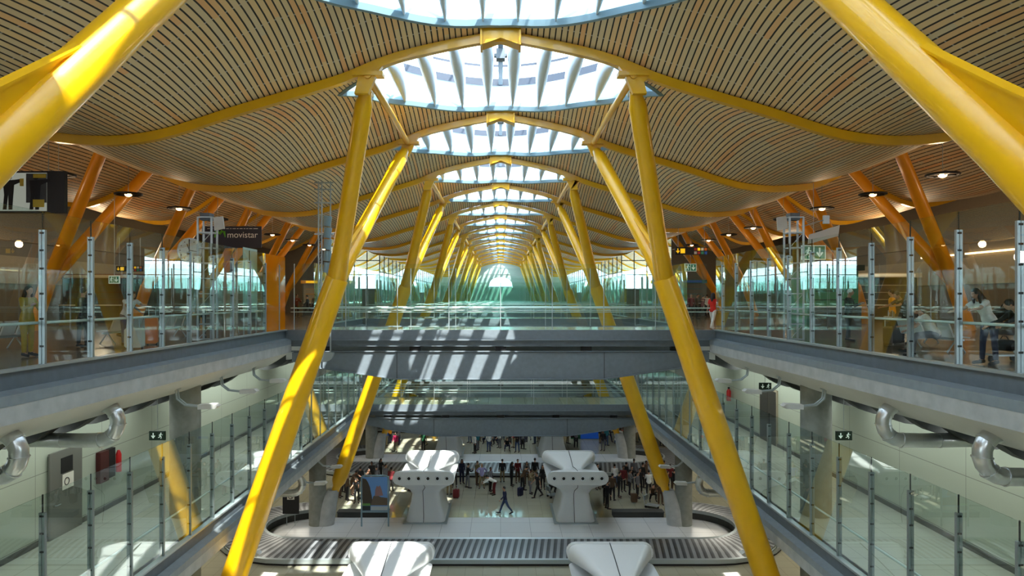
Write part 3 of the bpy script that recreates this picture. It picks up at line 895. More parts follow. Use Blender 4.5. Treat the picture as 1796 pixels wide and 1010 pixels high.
for s in (-1, 1):
    sd = 'left' if s < 0 else 'right'
    for (yy, z, lab) in ((14.7,0,'nearest, below the upper floor'),(18.5,0,'second, below the upper floor'),(35.7,LOW,'below the lower gallery'),(10.9,0,'beside the camera below the upper floor')):
        t = thing('air_duct', 'curved silver air duct under the %s slab edge, %s' % (sd, lab), 'air duct', (0, yy, z), 0, 'curved silver ducts')
        for nm, me in zip(('pipe','flange'), dm[s]): put(nm, me, t)
    for i, (yy, z) in enumerate(((22.6,0),(26.2,0),(29.6,0),(26.5,LOW),(36.6,LOW),(40.2,LOW))):
        lv = 'upper floor' if z == 0 else 'lower gallery'
        t = thing('flood_lamp', 'grey floodlight on bracket arms below the %s, %s side, %s from the camera' % (lv, sd, ordn(i if z == 0 else i-3)), 'lamp', (0, yy, z), 0, 'bracket floodlights')
        put('bracket_arm', lm[s]['arm'], t); put('lamp_head', lm[s]['lamp_head'], t)

# ------------------------------------------------------------ lamps and added fill lights
def plight(name, loc, energy, color, radius=.25):
    l = bpy.data.lights.new(name, 'POINT'); l.energy = energy; l.color = color; l.shadow_soft_size = radius
    o = bpy.data.objects.new(name, l); COL.objects.link(o); o.location = loc; return o
def alight(name, loc, energy, color, sx, sy):
    l = bpy.data.lights.new(name, 'AREA'); l.shape = 'RECTANGLE'; l.size = sx; l.size_y = sy; l.energy = energy; l.color = color
    o = bpy.data.objects.new(name, l); COL.objects.link(o); o.location = loc; return o
mb = MB(); ringp = [(.5*math.cos(2*PI*i/20), .5*math.sin(2*PI*i/20), 0) for i in range(21)]
mb.tube(ringp, .045, 8, caps=False)
for a in (0, PI/2): mb.beam((-.5*math.cos(a), -.5*math.sin(a), 0), (.5*math.cos(a), .5*math.sin(a), 0), .05, .05)
ringm = mb.mesh('ring', M['black'])
mb = MB(); mb.ball((0,0,-.02), (.14,.14,.09), 12, 6); bulb = mb.mesh('lamp', M['lampw'])
mb = MB(); mb.tube([(0,0,.06),(0,0,1.6)], .012, 6); wirem = mb.mesh('wire', M['steel'])
for s in (-1, 1):
    for i in range(9):
        y = 24.0+4.5*i
        t = thing('pendant_lamp', 'dark ring pendant lamp on a thin wire in the %s wing, %s from the camera' % ('left' if s < 0 else 'right', ordn(i)), 'pendant lamp', (s*15.2, y, 5.75), 0, 'ring pendant lamps')
        put('ring', ringm, t); put('lamp', bulb, t); put('wire', wirem, t)
        if i % 2 == 0: plight('pendant_light', (s*15.2, y, 5.45), 42, (1,.70,.42))
    for i in range(4):
        plight('wing_fill_light', (s*24, 8+17*i, 5.0), 150, (1,.75,.5), .5)  # added warm fill for the wing, no fixture
mb = MB(); mb.box(-.09, -6, -.05, .09, 6, 0); strip = mb.mesh('strip_lamp', M['fillc'])  # invented fixture, added to go with the gallery fill light
for s in (-1, 1):
    sd = 'left' if s < 0 else 'right'
    for j in range(4):
        y = 6+15*j
        tag(put('strip_lamp', strip, None, (s*13.2, y, -1.98)), 'added glowing strip over the %s gallery, unseen fill light, %s from the camera' % (sd, ordn(j)), 'strip lamp', 'added gallery fill strips')
        alight('gallery_fill_light', (s*13.0, y, -2.06), 80, (.96,1,.93), .5, 12)  # added area light that brightens the gallery
        alight('hall_fill_light', (s*16.5, y+4, LOW-.4), 170, (1,.93,.78), 1, 12)  # added area light for the hall sides, no fixture
for j, (x, y0, y1) in enumerate(((29.85, 39, 44.8), (29.85, 46, 49.5), (29.85, 66, 73))):
    mb = MB(); mb.box(-.05, 0, -.05, .05, y1-y0, .05)
    tag(mb.build('wall_strip_lamp', M['lampw'], None, (x, y0, 4.35)), 'glowing strip lamp on the right wing wall, %s from the camera' % ordn(j), 'strip lamp', 'right wall strip lamps')

# ------------------------------------------------------------ lettering and signs
def text_mesh(txt, size, m, name='lettering'):
    c = bpy.data.curves.new(name, 'FONT'); c.body = txt; c.size = size; c.extrude = .004; c.align_x = 'CENTER'; c.align_y = 'CENTER'
    o = bpy.data.objects.new(name, c); COL.objects.link(o)
    me = bpy.data.meshes.new_from_object(o.evaluated_get(bpy.context.evaluated_depsgraph_get()))
    bpy.data.objects.remove(o); me.name = name; me.materials.clear(); me.materials.append(m)
    return me
def face(o): o.rotation_euler.x = PI/2; return o
def flat(mb, poly, y): return mb.add([(p[0], y, p[1]) for p in poly], [tuple(range(len(poly)))])
def runner(mb, cx, cz, h, y):
    s = h
    mb.disc((cx+.06*s, y, cz+.36*s), .09*s, 'y', .006, 12)
    for a, b, w_ in (((.05,.25),(-.06,-.02),.13),((-.06,-.02),(.13,-.14),.09),((.13,-.14),(.06,-.4),.08),((-.06,-.02),(-.12,-.2),.09),((-.12,-.2),(-.34,-.24),.07),((.05,.22),(.24,.1),.06),((.24,.1),(.3,.2),.05),((.02,.24),(-.17,.16),.06),((-.17,.16),(-.2,.0),.05)):
        mb.beam((cx+a[0]*s, y, cz+a[1]*s), (cx+b[0]*s, y, cz+b[1]*s), .006, w_*s, up=(0,0,1)) if abs(a[0]-b[0]) > abs(a[1]-b[1]) else mb.beam((cx+a[0]*s, y, cz+a[1]*s), (cx+b[0]*s, y, cz+b[1]*s), .006, w_*s, up=(1,0,0))
def arrow(mb, cx, cz, h, y):
    s = h
    flat(mb, [(cx-.07*s,cz+.4*s),(cx+.07*s,cz+.4*s),(cx+.07*s,cz-.1*s),(cx-.07*s,cz-.1*s)][::-1], y)
    flat(mb, [(cx-.3*s,cz-.02*s),(cx-.2*s,cz+.07*s),(cx,cz-.14*s),(cx+.2*s,cz+.07*s),(cx+.3*s,cz-.02*s),(cx,cz-.4*s)], y)
def exit_sign(x, y, z, w_, h, lab, m=None, rod=0, flip=False):
    t = thing('exit_sign', lab, 'exit sign', (x, y, z), 0, 'green exit signs')
    mb = MB(); mb.box(-w_/2-.02, -.04, -h/2-.02, w_/2+.02, .04, h/2+.02)
    mb.build('housing', M['signw'] if m is None else M['greend'], t)
    for q in (-1, 1):
        mb = MB(); mb.box(q*w_/2*.04, -.046, -h/2+.015, q*w_/2*.96, -.04, h/2-.015); mb.build('panel', m or M['green'], t)
    a = MB(); runner(a, -w_*.25*(-1 if flip else 1), 0, h*.9, -.05); a.build('running_figure', M['signw'], t)
    a = MB(); arrow(a, w_*.25*(-1 if flip else 1), 0, h*.9, -.05); a.build('arrow', M['signw'], t)
    if rod:
        mb = MB(); mb.tube([(0,0,h/2),(0,0,h/2+rod)], .012, 6); mb.build('rod', M['galv'], t)
exit_sign(13.0, 29.0, 3.4, .95, .56, 'large bright green exit sign with running figure and down arrow, right upper floor', None, 2.6)
exit_sign(-11.75, 23.9, -3.2, .50, .27, 'small dark green exit sign beside the round column, left gallery', M['greend'], 1.2, True)
exit_sign(11.75, 23.9, -3.2, .50, .27, 'small dark green exit sign beside the round column, right gallery', M['greend'], 1.2, True)
exit_sign(11.9, 31.4, -2.45, .50, .27, 'small dark green exit sign by the dark doorway, right gallery', M['greend'], .5, True)
exit_sign(-16.6, 30.0, 2.3, .42, .30, 'small lit exit sign among the shops, left upper floor', None, 3.6)
exit_sign(13.6, 50.0, 3.7, .8, .5, 'distant green exit sign beyond the right forked column', None, 2.4)
# banner
t = thing('advertising_banner', 'dark blue hanging banner with movistar lettering and a green M mark', 'banner', (-15.4, 40, 5.0))
mb = MB(); mb.box(-1.7, -.04, -.62, 1.7, .04, .62); mb.build('board', M['navy'], t)
o = face(put('lettering', text_mesh('movistar', .50, M['textw']), t, (.62, -.05, .12)))
mb = MB()
pts = [(-.95,-.12),(-.9,.18),(-.78,.24),(-.66,.08),(-.55,.26),(-.42,.22),(-.36,-.1)]
mb.tube([(x_, -.06, z_+.1) for x_, z_ in pts], [.04,.07,.08,.06,.08,.07,.03], 8); mb.build('mark', mat('leaf_green', (.35,.7,.2), .5), t)
mb = MB()
x_ = -1.4
while x_ < 1.4:
    w_ = random.uniform(.08, .3); mb.box(x_, -.045, .47, x_+w_, -.04, .50); x_ += w_+.06
mb.build('small_print', M['textw'], t)
mb = MB(); mb.tube([(-1.4,0,.6),(-1.4,0,1.7)], .01, 5); mb.build('wire', M['steel'], t)
mb = MB(); mb.tube([(1.4,0,.6),(1.4,0,1.5)], .01, 5); mb.build('wire', M['steel'], t)
# wayfinding boards
def wayboard(x, y, z, w_, h, lab):
    t = thing('direction_sign', lab, 'direction sign', (x, y, z), 0, None)
    mb = MB(); mb.box(-w_/2, -.05, -h/2, w_/2, .05, h/2); mb.build('board', M['black'], t)
    a = MB(); arrow(a, -w_*.42, 0, h*.8, -.055); a.build('arrow', M['signy'], t)
    a = MB(); a.box(-w_*.34, -.056, -h*.3, -w_*.2, -.05, h*.3); a.build('pictogram', M['signy'], t)
    cols = [M['red'], M['signy'], M['textw'], M['orange'], M['textw'], M['red'], M['green'], M['cblue']]
    for i in range(8):
        a = MB(); cx_ = w_*(.12+.105*(i % 4)); cz_ = h*(.22 if i < 4 else -.24); q = h*.17
        a.box(cx_-q, -.056, cz_-q, cx_+q, -.05, cz_+q); a.build('pictogram', cols[i], t)
    for q in (-1, 1):
        mb = MB(); mb.tube([(q*w_*.4,0,h/2),(q*w_*.4,0,h/2+1.3)], .012, 5); mb.build('rod', M['galv'], t)
wayboard(12.3, 45, 4.55, 2.1, .5, 'black direction sign with yellow arrow and coloured pictograms')
wayboard(-17.0, 32, 2.85, 1.2, .26, 'small black direction sign with glowing dots above the left shops')
# clock
t = thing('station_clock', 'round white double-faced clock on a pole behind the left balustrade', 'clock', (-12.0, 27, 3.35))
mb = MB(); mb.disc((0,0,0), .48, 'y', .16, 36); mb.build('case', M['galv'], t)
mb = MB(); mb.disc((0,-.085,0), .44, 'y', .01, 36); mb.build('face', M['clock'], t)
for ang, l, w_ in ((-20, .26, .035), (100, .36, .025)):
    a = math.radians(ang); mb = MB(); mb.beam((0,-.1,0), (l*math.sin(a), -.1, l*math.cos(a)), .008, w_, up=(1,0,.01) if abs(math.cos(a)) > .7 else (0,0,1)); mb.build('hand', M['black'], t)
for i in range(12):
    a = 2*PI*i/12; mb = MB(); mb.box(.36*math.sin(a)-.018, -.098, .36*math.cos(a)-.018, .36*math.sin(a)+.018, -.092, .36*math.cos(a)+.018); mb.build('hour_mark', M['black'], t)
mb = MB(); mb.tube([(0,.0,-.47),(0,.0,-3.35)], .05, 10); mb.build('pole', M['galv'], t)
# hanging screen
t = thing('video_screen', 'large hanging screen showing two dark figures beside yellow bags', 'screen', (-15.5, 22.0, 4.85))
mb = MB(); mb.box(-1.7, -.0, -.66, 1.75, .16, .66); mb.build('housing', M['black'], t)
mb = MB(); mb.box(-1.62, -.012, -.6, 1.2, -.002, .6); mb.build('picture', mat('screen_grey', (.52,.54,.50), .5, emit=.35), t)
mb = MB(); mb.box(.55, -.016, -.34, 1.2, -.012, .58); mb.build('picture_shade', mat('screen_shade', (.16,.17,.17), .5, var=.3, vs=4), t)
for cx_, lab in ((.02, 'fig'), (.86, 'fig')):
    mb = MB(); mb.disc((cx_, -.02, .47), .09, 'y', .006, 14)
    flat(mb, [(cx_-.2,.36),(cx_+.16,.38),(cx_+.45,.42),(cx_+.45,.34),(cx_+.16,.22),(cx_+.1,-.56),(cx_-.02,-.56),(cx_-.03,-.1),(cx_-.08,-.56),(cx_-.2,-.56),(cx_-.16,-.1)][::-1], -.02)
    mb.build('figure', M['cblack'], t)
for cx_, cz_, a_, b_ in ((.95,-.36,.18,.12),(.98,.5,.2,.06),(.42,.3,.06,.12),(-.2,.3,.08,.1)):
    mb = MB(); mb.box(cx_-a_, -.026, cz_-b_, cx_+a_, -.02, cz_+b_); mb.build('yellow_patch', mat('picture_yellow', (.72,.62,.12), .5) if 'pyl' not in M else M['pyl'], t)
for q in (-1.2, 1.2):
    mb = MB(); mb.tube([(q,.08,.66),(q,.08,1.6)], .015, 6); mb.build('wire', M['steel'], t)

# lattice towers behind the balustrades and by the bridge
def lattice(x, y, z0, z1, w_, lab, extras=True, side=1, rz=0):
    t = thing('lattice_tower', lab, 'lattice tower', (x, y, z0), rz, None); H = z1-z0
    for a in (-1, 1):
        for b in (-1, 1):
            mb = MB(); mb.box(a*w_/2-.03, b*w_/2-.03, 0, a*w_/2+.03, b*w_/2+.03, H); mb.build('upright', M['galv'], t)
    n = max(2, int(H/ .55))
    mb = MB()
    for i in range(n+1):
        z = H*i/n
        for b in (-1, 1):
            mb.box(-w_/2, b*w_/2-.02, z-.02, w_/2, b*w_/2+.02, z+.02); mb.box(b*w_/2-.02, -w_/2, z-.02, b*w_/2+.02, w_/2, z+.02)
        if i < n and i % 2 == 0: mb.beam((-w_/2, -w_/2, z), (w_/2, -w_/2, z+H/n), .02, .02)
    mb.build('bracing', M['galv'], t)
    if extras:
        mb = MB(); mb.box(-.2, -.2, H-.1, .15, .2, H+.16); mb.build('junction_box', M['web'], t)
        mb = MB(); mb.prism([(side*-.55-.16, H-.5),(side*-.55+.2, H-.42),(side*-.55+.14, H+.02),(side*-.55-.2, H-.02)], -.35, -.27, 'y'); mb.build('flood_panel', M['haunch'], t)
    return t
lattice(-10.75, 25.6, 0, 4.45, .5, 'grey steel lattice tower with floodlight behind the left balustrade', True, -1)
tw = lattice(10.75, 25.6, 0, 4.45, .5, 'grey steel lattice tower with floodlight and tilted board behind the right balustrade', True, 1)
mb = MB(); mb.prism([(.35,3.45),(1.45,3.75),(1.5,4.15),(.4,3.8)], -.4, -.36, 'y'); mb.build('tilted_board', M['haunch'], tw)
mb = MB(); mb.tube([(.2,-.2,4.1),(1.0,-.3,4.35)], .02, 6); mb.box(.95,-.36,4.2,1.15,-.24,4.5); mb.build('camera_arm', M['galv'], tw)
tm = thing('maintenance_mast', 'tall thin lattice mast with cable stack hanging in front of the first footbridge', 'mast', (-7.9, 31.3, -1.35))
for a in (-.27, -.12, .27):
    mb = MB(); mb.box(a-.025, -.02, .3, a+.025, .03, 8.1); mb.build('upright', M['galv'], tm)
mb = MB()
for i in range(26): mb.beam((-.27, 0, .3+.3*i), (-.12 if i % 2 else -.12, 0, .6+.3*i), .015, .015); mb.box(-.27, -.01, .3+.3*i-.01, -.12, .01, .3+.3*i+.01)
for z in (5.7, 7.1, 7.7, 8.0): mb.box(-.45, -.03, z, .4, .03, z+.06)
mb.build('bracing', M['galv'], tm)
for i in range(5):
    mb = MB(); mb.tube([(.1,0,4.0+.52*i),(.16,0,4.45+.52*i)], [.17,.19], 12); mb.build('cable_bundle', M['steelblue'], tm)
mb = MB(); a_ = [(.42*math.cos(PI+PI*i/14), .42*math.sin(PI+PI*i/14)+.42) for i in range(15)]; mb.prism(a_, -.12, .12, 'y'); mb.build('base_pulley', M['galv'], tm)
mb = MB(); mb.beam((0,.0,1.2),(0,.95,1.2),.05,.05); mb.build('bridge_bracket', M['galv'], tm)
# clear panel leaning inside the left balustrade
t = thing('frosted_panel', 'tall pale green frosted panel behind the left balustrade near its far end', 'panel', (-10.3, 27.9, 0))
mb = MB(); mb.box(-.01, 0, .9, .01, 1.6, 3.55); mb.build('sheet', mat('frosted_glass', (.62,.76,.70), .35), t)
for y in (.1, 1.5):
    mb = MB(); mb.box(-.03, y-.02, 0, .03, y+.02, 1.0); mb.build('leg', M['galv'], t)

# ------------------------------------------------------------ gallery wall items
t = thing('service_door', 'grey door with posted notices in the left gallery wall', 'door', (-14.33, 22.1, LOW))
mb = MB(); mb.box(-.0, 0, 0, .06, 1.7, 2.75); mb.build('leaf', M['door'], t)
mb = MB(); mb.box(.06, .55, 2.0, .08, 1.15, 2.5); mb.build('dark_notice', M['black'], t)
mb = MB(); mb.box(.06, .62, 1.45, .08, 1.2, 1.95); pa = mb.build('white_notice', M['paper'], t)
mb = MB(); c_ = [( .17*math.cos(2*PI*i/20), .17*math.sin(2*PI*i/20)) for i in range(21)]; mb.tube([(.09, .82+a*.7, 1.7+b*.7) for a, b in c_], .012, 6, caps=False); mb.build('prohibition_mark', M['black'], t)
mb = MB(); mb.tube([(.06,.25,1.05),(.12,.25,1.05),(.12,.45,1.05)], .015, 6); mb.build('handle', M['steel'], t)
t = thing('double_doorway', 'dark double doorway in the right gallery wall', 'door', (14.4, 36.2, LOW))
mb = MB(); mb.box(-.08, 0, 0, .02, 2.4, 2.9); mb.build('frame', M['beige'], t)
for y in (.1, 1.22):
    mb = MB(); mb.box(-.1, y, 0, -.08, y+1.08, 2.8); mb.build('leaf', M['wingd'], t)
t = thing('fire_cabinet', 'dark red fire cabinet with extinguisher on the left gallery wall', 'fire cabinet', (-14.38, 24.8, -5.1))
mb = MB(); mb.box(0, 0, 0, .16, .55, 1.1); mb.build('cabinet', M['dred'], t)
mb = MB(); mb.box(.0, .6, .05, .14, 1.0, 1.1); mb.build('glass_door', M['black'], t)
mb = MB(); mb.tube([(.15,1.2,.15),(.15,1.2,.8),(.15,1.2,.95)], [.1,.1,.04], 12); mb.build('extinguisher', M['red'], t)
t = thing('fire_extinguisher', 'red fire extinguisher on the right gallery wall beyond the doorway', 'fire extinguisher', (14.25, 43.6, -4.9))
mb = MB(); mb.tube([(0,0,0),(0,0,.6),(0,0,.75)], [.14,.14,.05], 12); mb.build('cylinder', M['red'], t)
mb = MB(); mb.box(-.05,-.05,.75,.05,.05,.85); mb.build('valve', M['black'], t)

# ------------------------------------------------------------ hall items
t = thing('poster_stand', 'glass poster stand showing rocks under a blue sky beside the left pylon', 'poster stand', (-7.65, 42.5, HALL))
for q in (-.82, .82):
    mb = MB(); mb.tube([(q,0,0),(q,0,3.05)], .05, 10); mb.build('leg', M['steelblue'], t)
mb = MB(); mb.tube([(-.82,0,2.9),(-.75,0,3.05),(-.6,0,3.1),(.6,0,3.1),(.75,0,3.05),(.82,0,2.9)], .05, 10); mb.box(-.8,-.03,.86,.8,.03,.95); mb.build('frame', M['steelblue'], t)
mb = MB(); mb.box(-.76,-.02,.98,.76,.02,3.02); po = mb.build('poster', mat('poster_sky', (.42,.62,.86), .4), t)
ar = [('rock_dark', (.28,.24,.20), [(-.76,1.3),(-.76,2.95),(-.55,2.9),(-.42,2.7),(-.3,2.4),(-.2,1.9),(-.1,1.3)]), ('rock_brown', (.42,.36,.30), [(-.25,1.3),(-.1,1.85),(.1,1.95),(.35,1.8),(.76,1.75),(.76,1.3)]),
      ('rock_pink', (.62,.48,.48), [(0,1.85),(.02,2.25),(.12,2.5),(.2,2.42),(.3,2.52),(.4,2.3),(.5,1.9)]), ('strip_pale', (.72,.76,.76), [(-.25,1.0),(-.25,1.25),(.76,1.25),(.76,1.0)]), ('strip_green', (.40,.62,.30), [(-.76,1.28),(-.76,1.42),(-.28,1.42),(-.28,1.28)]), ('strip_dark', (.15,.2,.2), [(-.76,1.0),(-.76,1.27),(-.27,1.27),(-.27,1.0)])]
for i, (n_, c_, pl) in enumerate(ar):
    mb = MB(); flat(mb, pl, -.024-.003*i); mb.build(n_, mat('print_'+n_, c_, .5), po)
t = thing('notice_stand', 'black notice board on legs with a white no smoking sign behind the left column', 'notice stand', (-12.8, 42.6, HALL))
mb = MB(); mb.box(-.5,-.03,.75,.5,.03,2.05); mb.build('board', M['black'], t)
mb = MB(); mb.box(-.22,-.04,1.62,.22,-.03,2.0); mb.build('sign', M['paper'], t)
mb = MB(); mb.tube([(.14*math.cos(2*PI*i/18), -.05, 1.81+.14*math.sin(2*PI*i/18)) for i in range(19)], .02, 6, caps=False); mb.beam((-.1,-.05,1.91),(.1,-.05,1.71),.01,.03); mb.build('prohibition_mark', M['black'], t)
for q in (-.25, .25):
    mb = MB(); mb.tube([(q,0,0),(q,0,.76)], .02, 6); mb.build('leg', M['galv'], t)
t = thing('advert_panel', 'blue and green lit advertising panel in the crowd on the right', 'advertising panel', (8.6, 68.6, HALL))
mb = MB(); mb.box(-.9,-.05,.1,1.1,.05,2.4); mb.build('board', mat('advert_blue', (.05,.22,.5), .4, emit=.2), t)
mb = MB(); mb.box(-1.7,-.06,.1,-.75,.05,2.3); mb.build('green_board', M['cgreen'], t)
mb = MB(); mb.ball((.2,-.08,1.6),(.42,.03,.42),14,8); mb.build('motif', mat('advert_light', (.4,.75,.95), .4, emit=.4), t)
mb = MB(); mb.tube([(1.2,0,0),(1.2,0,2.6)], .06, 8); mb.build('post', M['steelblue'], t)

# ------------------------------------------------------------ upper wings : shops, counters, benches
def shop(x, y, w_, d, h, lab, mb_, mf, sign, cat='kiosk'):
    t = thing('shop_kiosk', lab, cat, (x, y, 0), 0, None)
    mb = MB(); mb.box(-w_/2, 0, 0, w_/2, d, h); mb.build('body', mb_, t)
    mb = MB(); mb.box(-w_/2-.15, -.35, h, w_/2+.15, d+.1, h+.28); mb.build('canopy', mf, t)
    mb = MB(); mb.box(-w_/2+.1, -.5, 0, w_/2-.1, -.05, 1.05); mb.build('counter', M['wingd'], t)
    mb = MB(); mb.box(-w_/2+.1, -.55, 1.05, w_/2-.1, 0, 1.1); mb.build('counter_top', M['paper'], t)
    mb = MB(); mb.box(-w_/2+.3, -.37, h+.05, w_/2-.3, -.35, h+.23); mb.build('fascia_sign', sign, t)
    for i in range(3):
        mb = MB(); mb.box(-w_/2+.2, -.06, 1.4+.45*i, w_/2-.2, 0, 1.44+.45*i); mb.build('shelf', mf, t)
shop(16.9, 35.5, 2.6, 2, 2.9, 'green lit kiosk with shelves on the right upper floor', M['shopgreen'], M['greend'], M['green'])
shop(-24.5, 43.0, 5, 2, 2.7, 'dark shop with red fascia on the left upper floor', M['wingd'], M['dred'], M['beige'])
shop(-17.5, 47.5, 3.4, 2, 3.0, 'grey shop with pale fascia behind the left pylons', M['wing'], M['beige'], M['paper'])
shop(23.5, 44.0, 5.5, 2, 2.8, 'dark counter with pale fascia on the right upper floor', M['wingd'], M['beige'], M['paper'])
shop(-15.5, 62, 4, 2, 2.8, 'far shop with yellow fascia on the left upper floor', M['beige'], M['amber'], M['signy'])
shop(15.5, 60, 4, 2, 2.8, 'far shop with blue fascia on the right upper floor', M['wing'], M['cteal'], M['cblue'])
t = thing('rounded_pod', 'tall beige rounded booth behind the clock', 'booth', (-16.6, 41.5, 0))
mb = MB(); mb.tube([(0,0,0),(0,0,2.3),(0,0,2.8),(0,0,3.0)], [.95,.95,.8,.3], 24); mb.build('shell', M['beige'], t)
mb = MB(); mb.box(-.45,-1.02,0,.45,-.85,2.0); mb.build('door', M['wing'], t)
mb = MB(); mb.tube([(0,0,2.1),(0,0,2.16)], .97, 24); mb.build('band', M['galv'], t)
def bench(x, y, rz, lab):
    t = thing('seat_bench', lab, 'bench', (x, y, 0), rz, 'metal bench rows')
    mb = MB(); mb.beam((-1.3,0,.36),(1.3,0,.36),.06,.06); mb.build('rail', M['galv'], t)
    for i in range(4):
        mb = MB(); cx_ = -.98+.65*i; mb.prism([(-.24,.42),(.22,.40),(.24,.44),(-.2,.46),(-.34,.84),(-.38,.83)], cx_-.27, cx_+.27, 'x'); mb.build('seat', M['haunch'], t)
    for q in (-1, 1):
        mb = MB(); mb.tube([(q,-.25,0),(q,0,.36),(q,.25,0)], .025, 6); mb.build('leg', M['galv'], t)
for i, (x, y) in enumerate(((-12.9, 23.9), (-12.6, 26.4), (-14.6, 20), (12.6, 20.3), (14.5, 24.5))):
    bench(x, y, PI/2*(1 if x < 0 else -1), 'pale four-seat bench, %s along the %s upper floor' % (ordn(i if x < 0 else i-3), 'left' if x < 0 else 'right'))

# ------------------------------------------------------------ people
def remeshed(mb, voxel, name, m, smooth=2):
    me = mb.mesh(name+'_src'); o = bpy.data.objects.new('tmp_', me); COL.objects.link(o)
    md = o.modifiers.new('r', 'REMESH'); md.mode = 'VOXEL'; md.voxel_size = voxel; md.use_smooth_shade = True
    if smooth:
        sm = o.modifiers.new('s', 'SMOOTH'); sm.factor = .5; sm.iterations = smooth
    r = bpy.data.meshes.new_from_object(o.evaluated_get(bpy.context.evaluated_depsgraph_get()))
    bpy.data.objects.remove(o); bpy.data.meshes.remove(me)
    r.name = name; r.materials.clear(); r.materials.append(m); return r
def limb(mb, pts, rs, n=10):
    mb.tube(pts, rs, n)
    for p, r in zip(pts, rs): mb.ball(p, r*.99, 10, 6)
def rotx(v, a): return Vector((v[0], v[1]*math.cos(a)-v[2]*math.sin(a), v[1]*math.sin(a)+v[2]*math.cos(a)))
def figure(P, voxel, female=False):
    """P: pose dict. faces -Y. returns dict of meshes with feet on z=0 (or lowest point)"""
    R_ = math.radians
    lean = R_(P.get('lean', 3)); headp = R_(P.get('head', 4))
    hipz = P.get('hipz', .92)
    hip = Vector((0, 0, hipz)); sp = rotx((0,0,1), lean)      # forward lean = towards -Y
    fw = rotx((0,-1,0), lean)
    chest = hip + sp*.34; sh = hip + sp*.50; neck = hip + sp*.57
    hd = rotx((0,0,1), lean*.5+headp); head = neck + hd*.14 + Vector((0,-.02,0))
    J = {}
    for q in (-1, 1):
        L = P['legs'][0 if q < 0 else 1]     # (hip pitch fwd, knee bend, splay)
        hp = hip + Vector((q*.09, 0, -.03)); a = R_(L[0]); k = R_(L[1]); sx = math.sin(R_(L[2] if len(L) > 2 else 3))
        d1 = Vector((q*sx, -math.sin(a), -math.cos(a))).normalized(); kn = hp + d1*.43
        d2 = Vector((q*sx*.3, -math.sin(a-k), -math.cos(a-k))).normalized(); an = kn + d2*.42
        ff = Vector((q*.15, -math.cos(min(0, a-k)*.6), -.12+math.sin((a-k)*.6)*.8)).normalized()
        J[('leg', q)] = (hp, kn, an, ff)
        A = P['arms'][0 if q < 0 else 1]     # (shoulder pitch fwd, abduction, elbow bend, inward)
        s0 = sh + Vector((q*(.16 if female else .19), 0, -.02)); a = R_(A[0])+lean*0; b = R_(A[1]); e = R_(A[2]); inn = R_(A[3] if len(A) > 3 else 0)
        d1 = Vector((q*math.sin(b), -math.sin(a)*math.cos(b), -math.cos(a)*math.cos(b))); el = s0 + d1*.28
        d2 = Vector((q*math.sin(b-inn), -math.sin(a+e)*math.cos(b-inn), -math.cos(a+e)*math.cos(b-inn))).normalized(); wr = el + d2*.245
        J[('arm', q)] = (s0, el, wr, d2)
    w = .9 if female else 1.0
    def torso(mb, inf, low=-.02, top=.52):
        st = [(-.10,.13,.10),(-.02,.165,.115),(.08,.155 if not female else .15,.105),(.18,.135 if not female else .115,.095),(.30,.155*w,.11),(.40,.175*w,.115),(.48,.175*w,.10),(.53,.10,.075)]
        n = 16; vs = []; st = [x_ for x_ in st if low-.001 <= x_[0] <= top+.02]
        ux = Vector((1,0,0))
        for h, rx, ry in st:
            c = hip + sp*h
            for i in range(n):
                a = 2*PI*i/n; vs.append(c + ux*((rx+inf)*math.cos(a)) + fw*((ry+inf)*math.sin(a)))
        k = len(st)
        mb.add(vs, [(i*n+j, i*n+(j+1)%n, (i+1)*n+(j+1)%n, (i+1)*n+j) for i in range(k-1) for j in range(n)])
        mb.add(vs[:n], [tuple(range(n))[::-1]]); mb.add(vs[-n:], [tuple(range(n))])
    body = MB(); torso(body, 0, -.1, .55)
    limb(body, [neck-sp*.06, neck+hd*.05], [.062,.055])
    body.ball(head, (.078,.095,.118), 14, 10)
    body.ball(head+hd*-.06+Vector((0,-.03,0)), (.058,.06,.06), 10, 8)       # jaw
    body.ball(head+Vector((0,-.098,-.012))+Vector((0,0,0)), (.014,.02,.022), 8, 6)    # nose
    body.ball(head+Vector((0,-.083,-.058)), (.026,.016,.010), 8, 6)         # mouth
    body.ball(head+Vector((0,-.082,.028)), (.05,.014,.012), 8, 6)           # brow
    for q in (-1, 1):
        body.ball(head+Vector((q*.08,.005,-.01)), (.012,.022,.032), 8, 6)
        hp, kn, an, ff = J[('leg', q)]
        limb(body, [hp, hp.lerp(kn,.5), kn], [.085,.072,.052]); limb(body, [kn, kn.lerp(an,.35), an], [.052,.055,.036])
        body.tube([an+Vector((0,.03,-.03)), an+ff*.10+Vector((0,0,-.03)), an+ff*.19+Vector((0,0,-.04))], [.035,.036,.022], 8)
        s0, el, wr, d2 = J[('arm', q)]
        limb(body, [s0, s0.lerp(el,.5), el], [.052,.046,.038]); limb(body, [el, el.lerp(wr,.4), wr], [.038,.037,.025])
        side = Vector((q,0,0)); u = d2.cross(side).normalized(); v = u.cross(d2).normalized()
        palm = wr + d2*.05
        body.tube([wr, palm, wr+d2*.09], [.024,.034,.032], 8, sx=.55, ref=side)
        for fi, (o_, ln) in enumerate(((-.024,.062),(-.008,.074),(.008,.070),(.024,.055))):
            b0 = wr + d2*.085 + u*o_; mid = b0 + d2*(ln*.55) - v*.004*q; tip = b0 + d2*ln*.95 - v*(.016)
            body.tube([b0, mid, tip], [.0095,.009,.0075], 6)
        tb = wr + d2*.035 - u*.028; body.tube([tb, tb - u*.022 + d2*.03, tb - u*.026 + d2*.055], [.011,.010,.008], 6)
    top = MB(); torso(top, .016, -.02 if P.get('tuck') else -.1, .54)
    lower = MB()
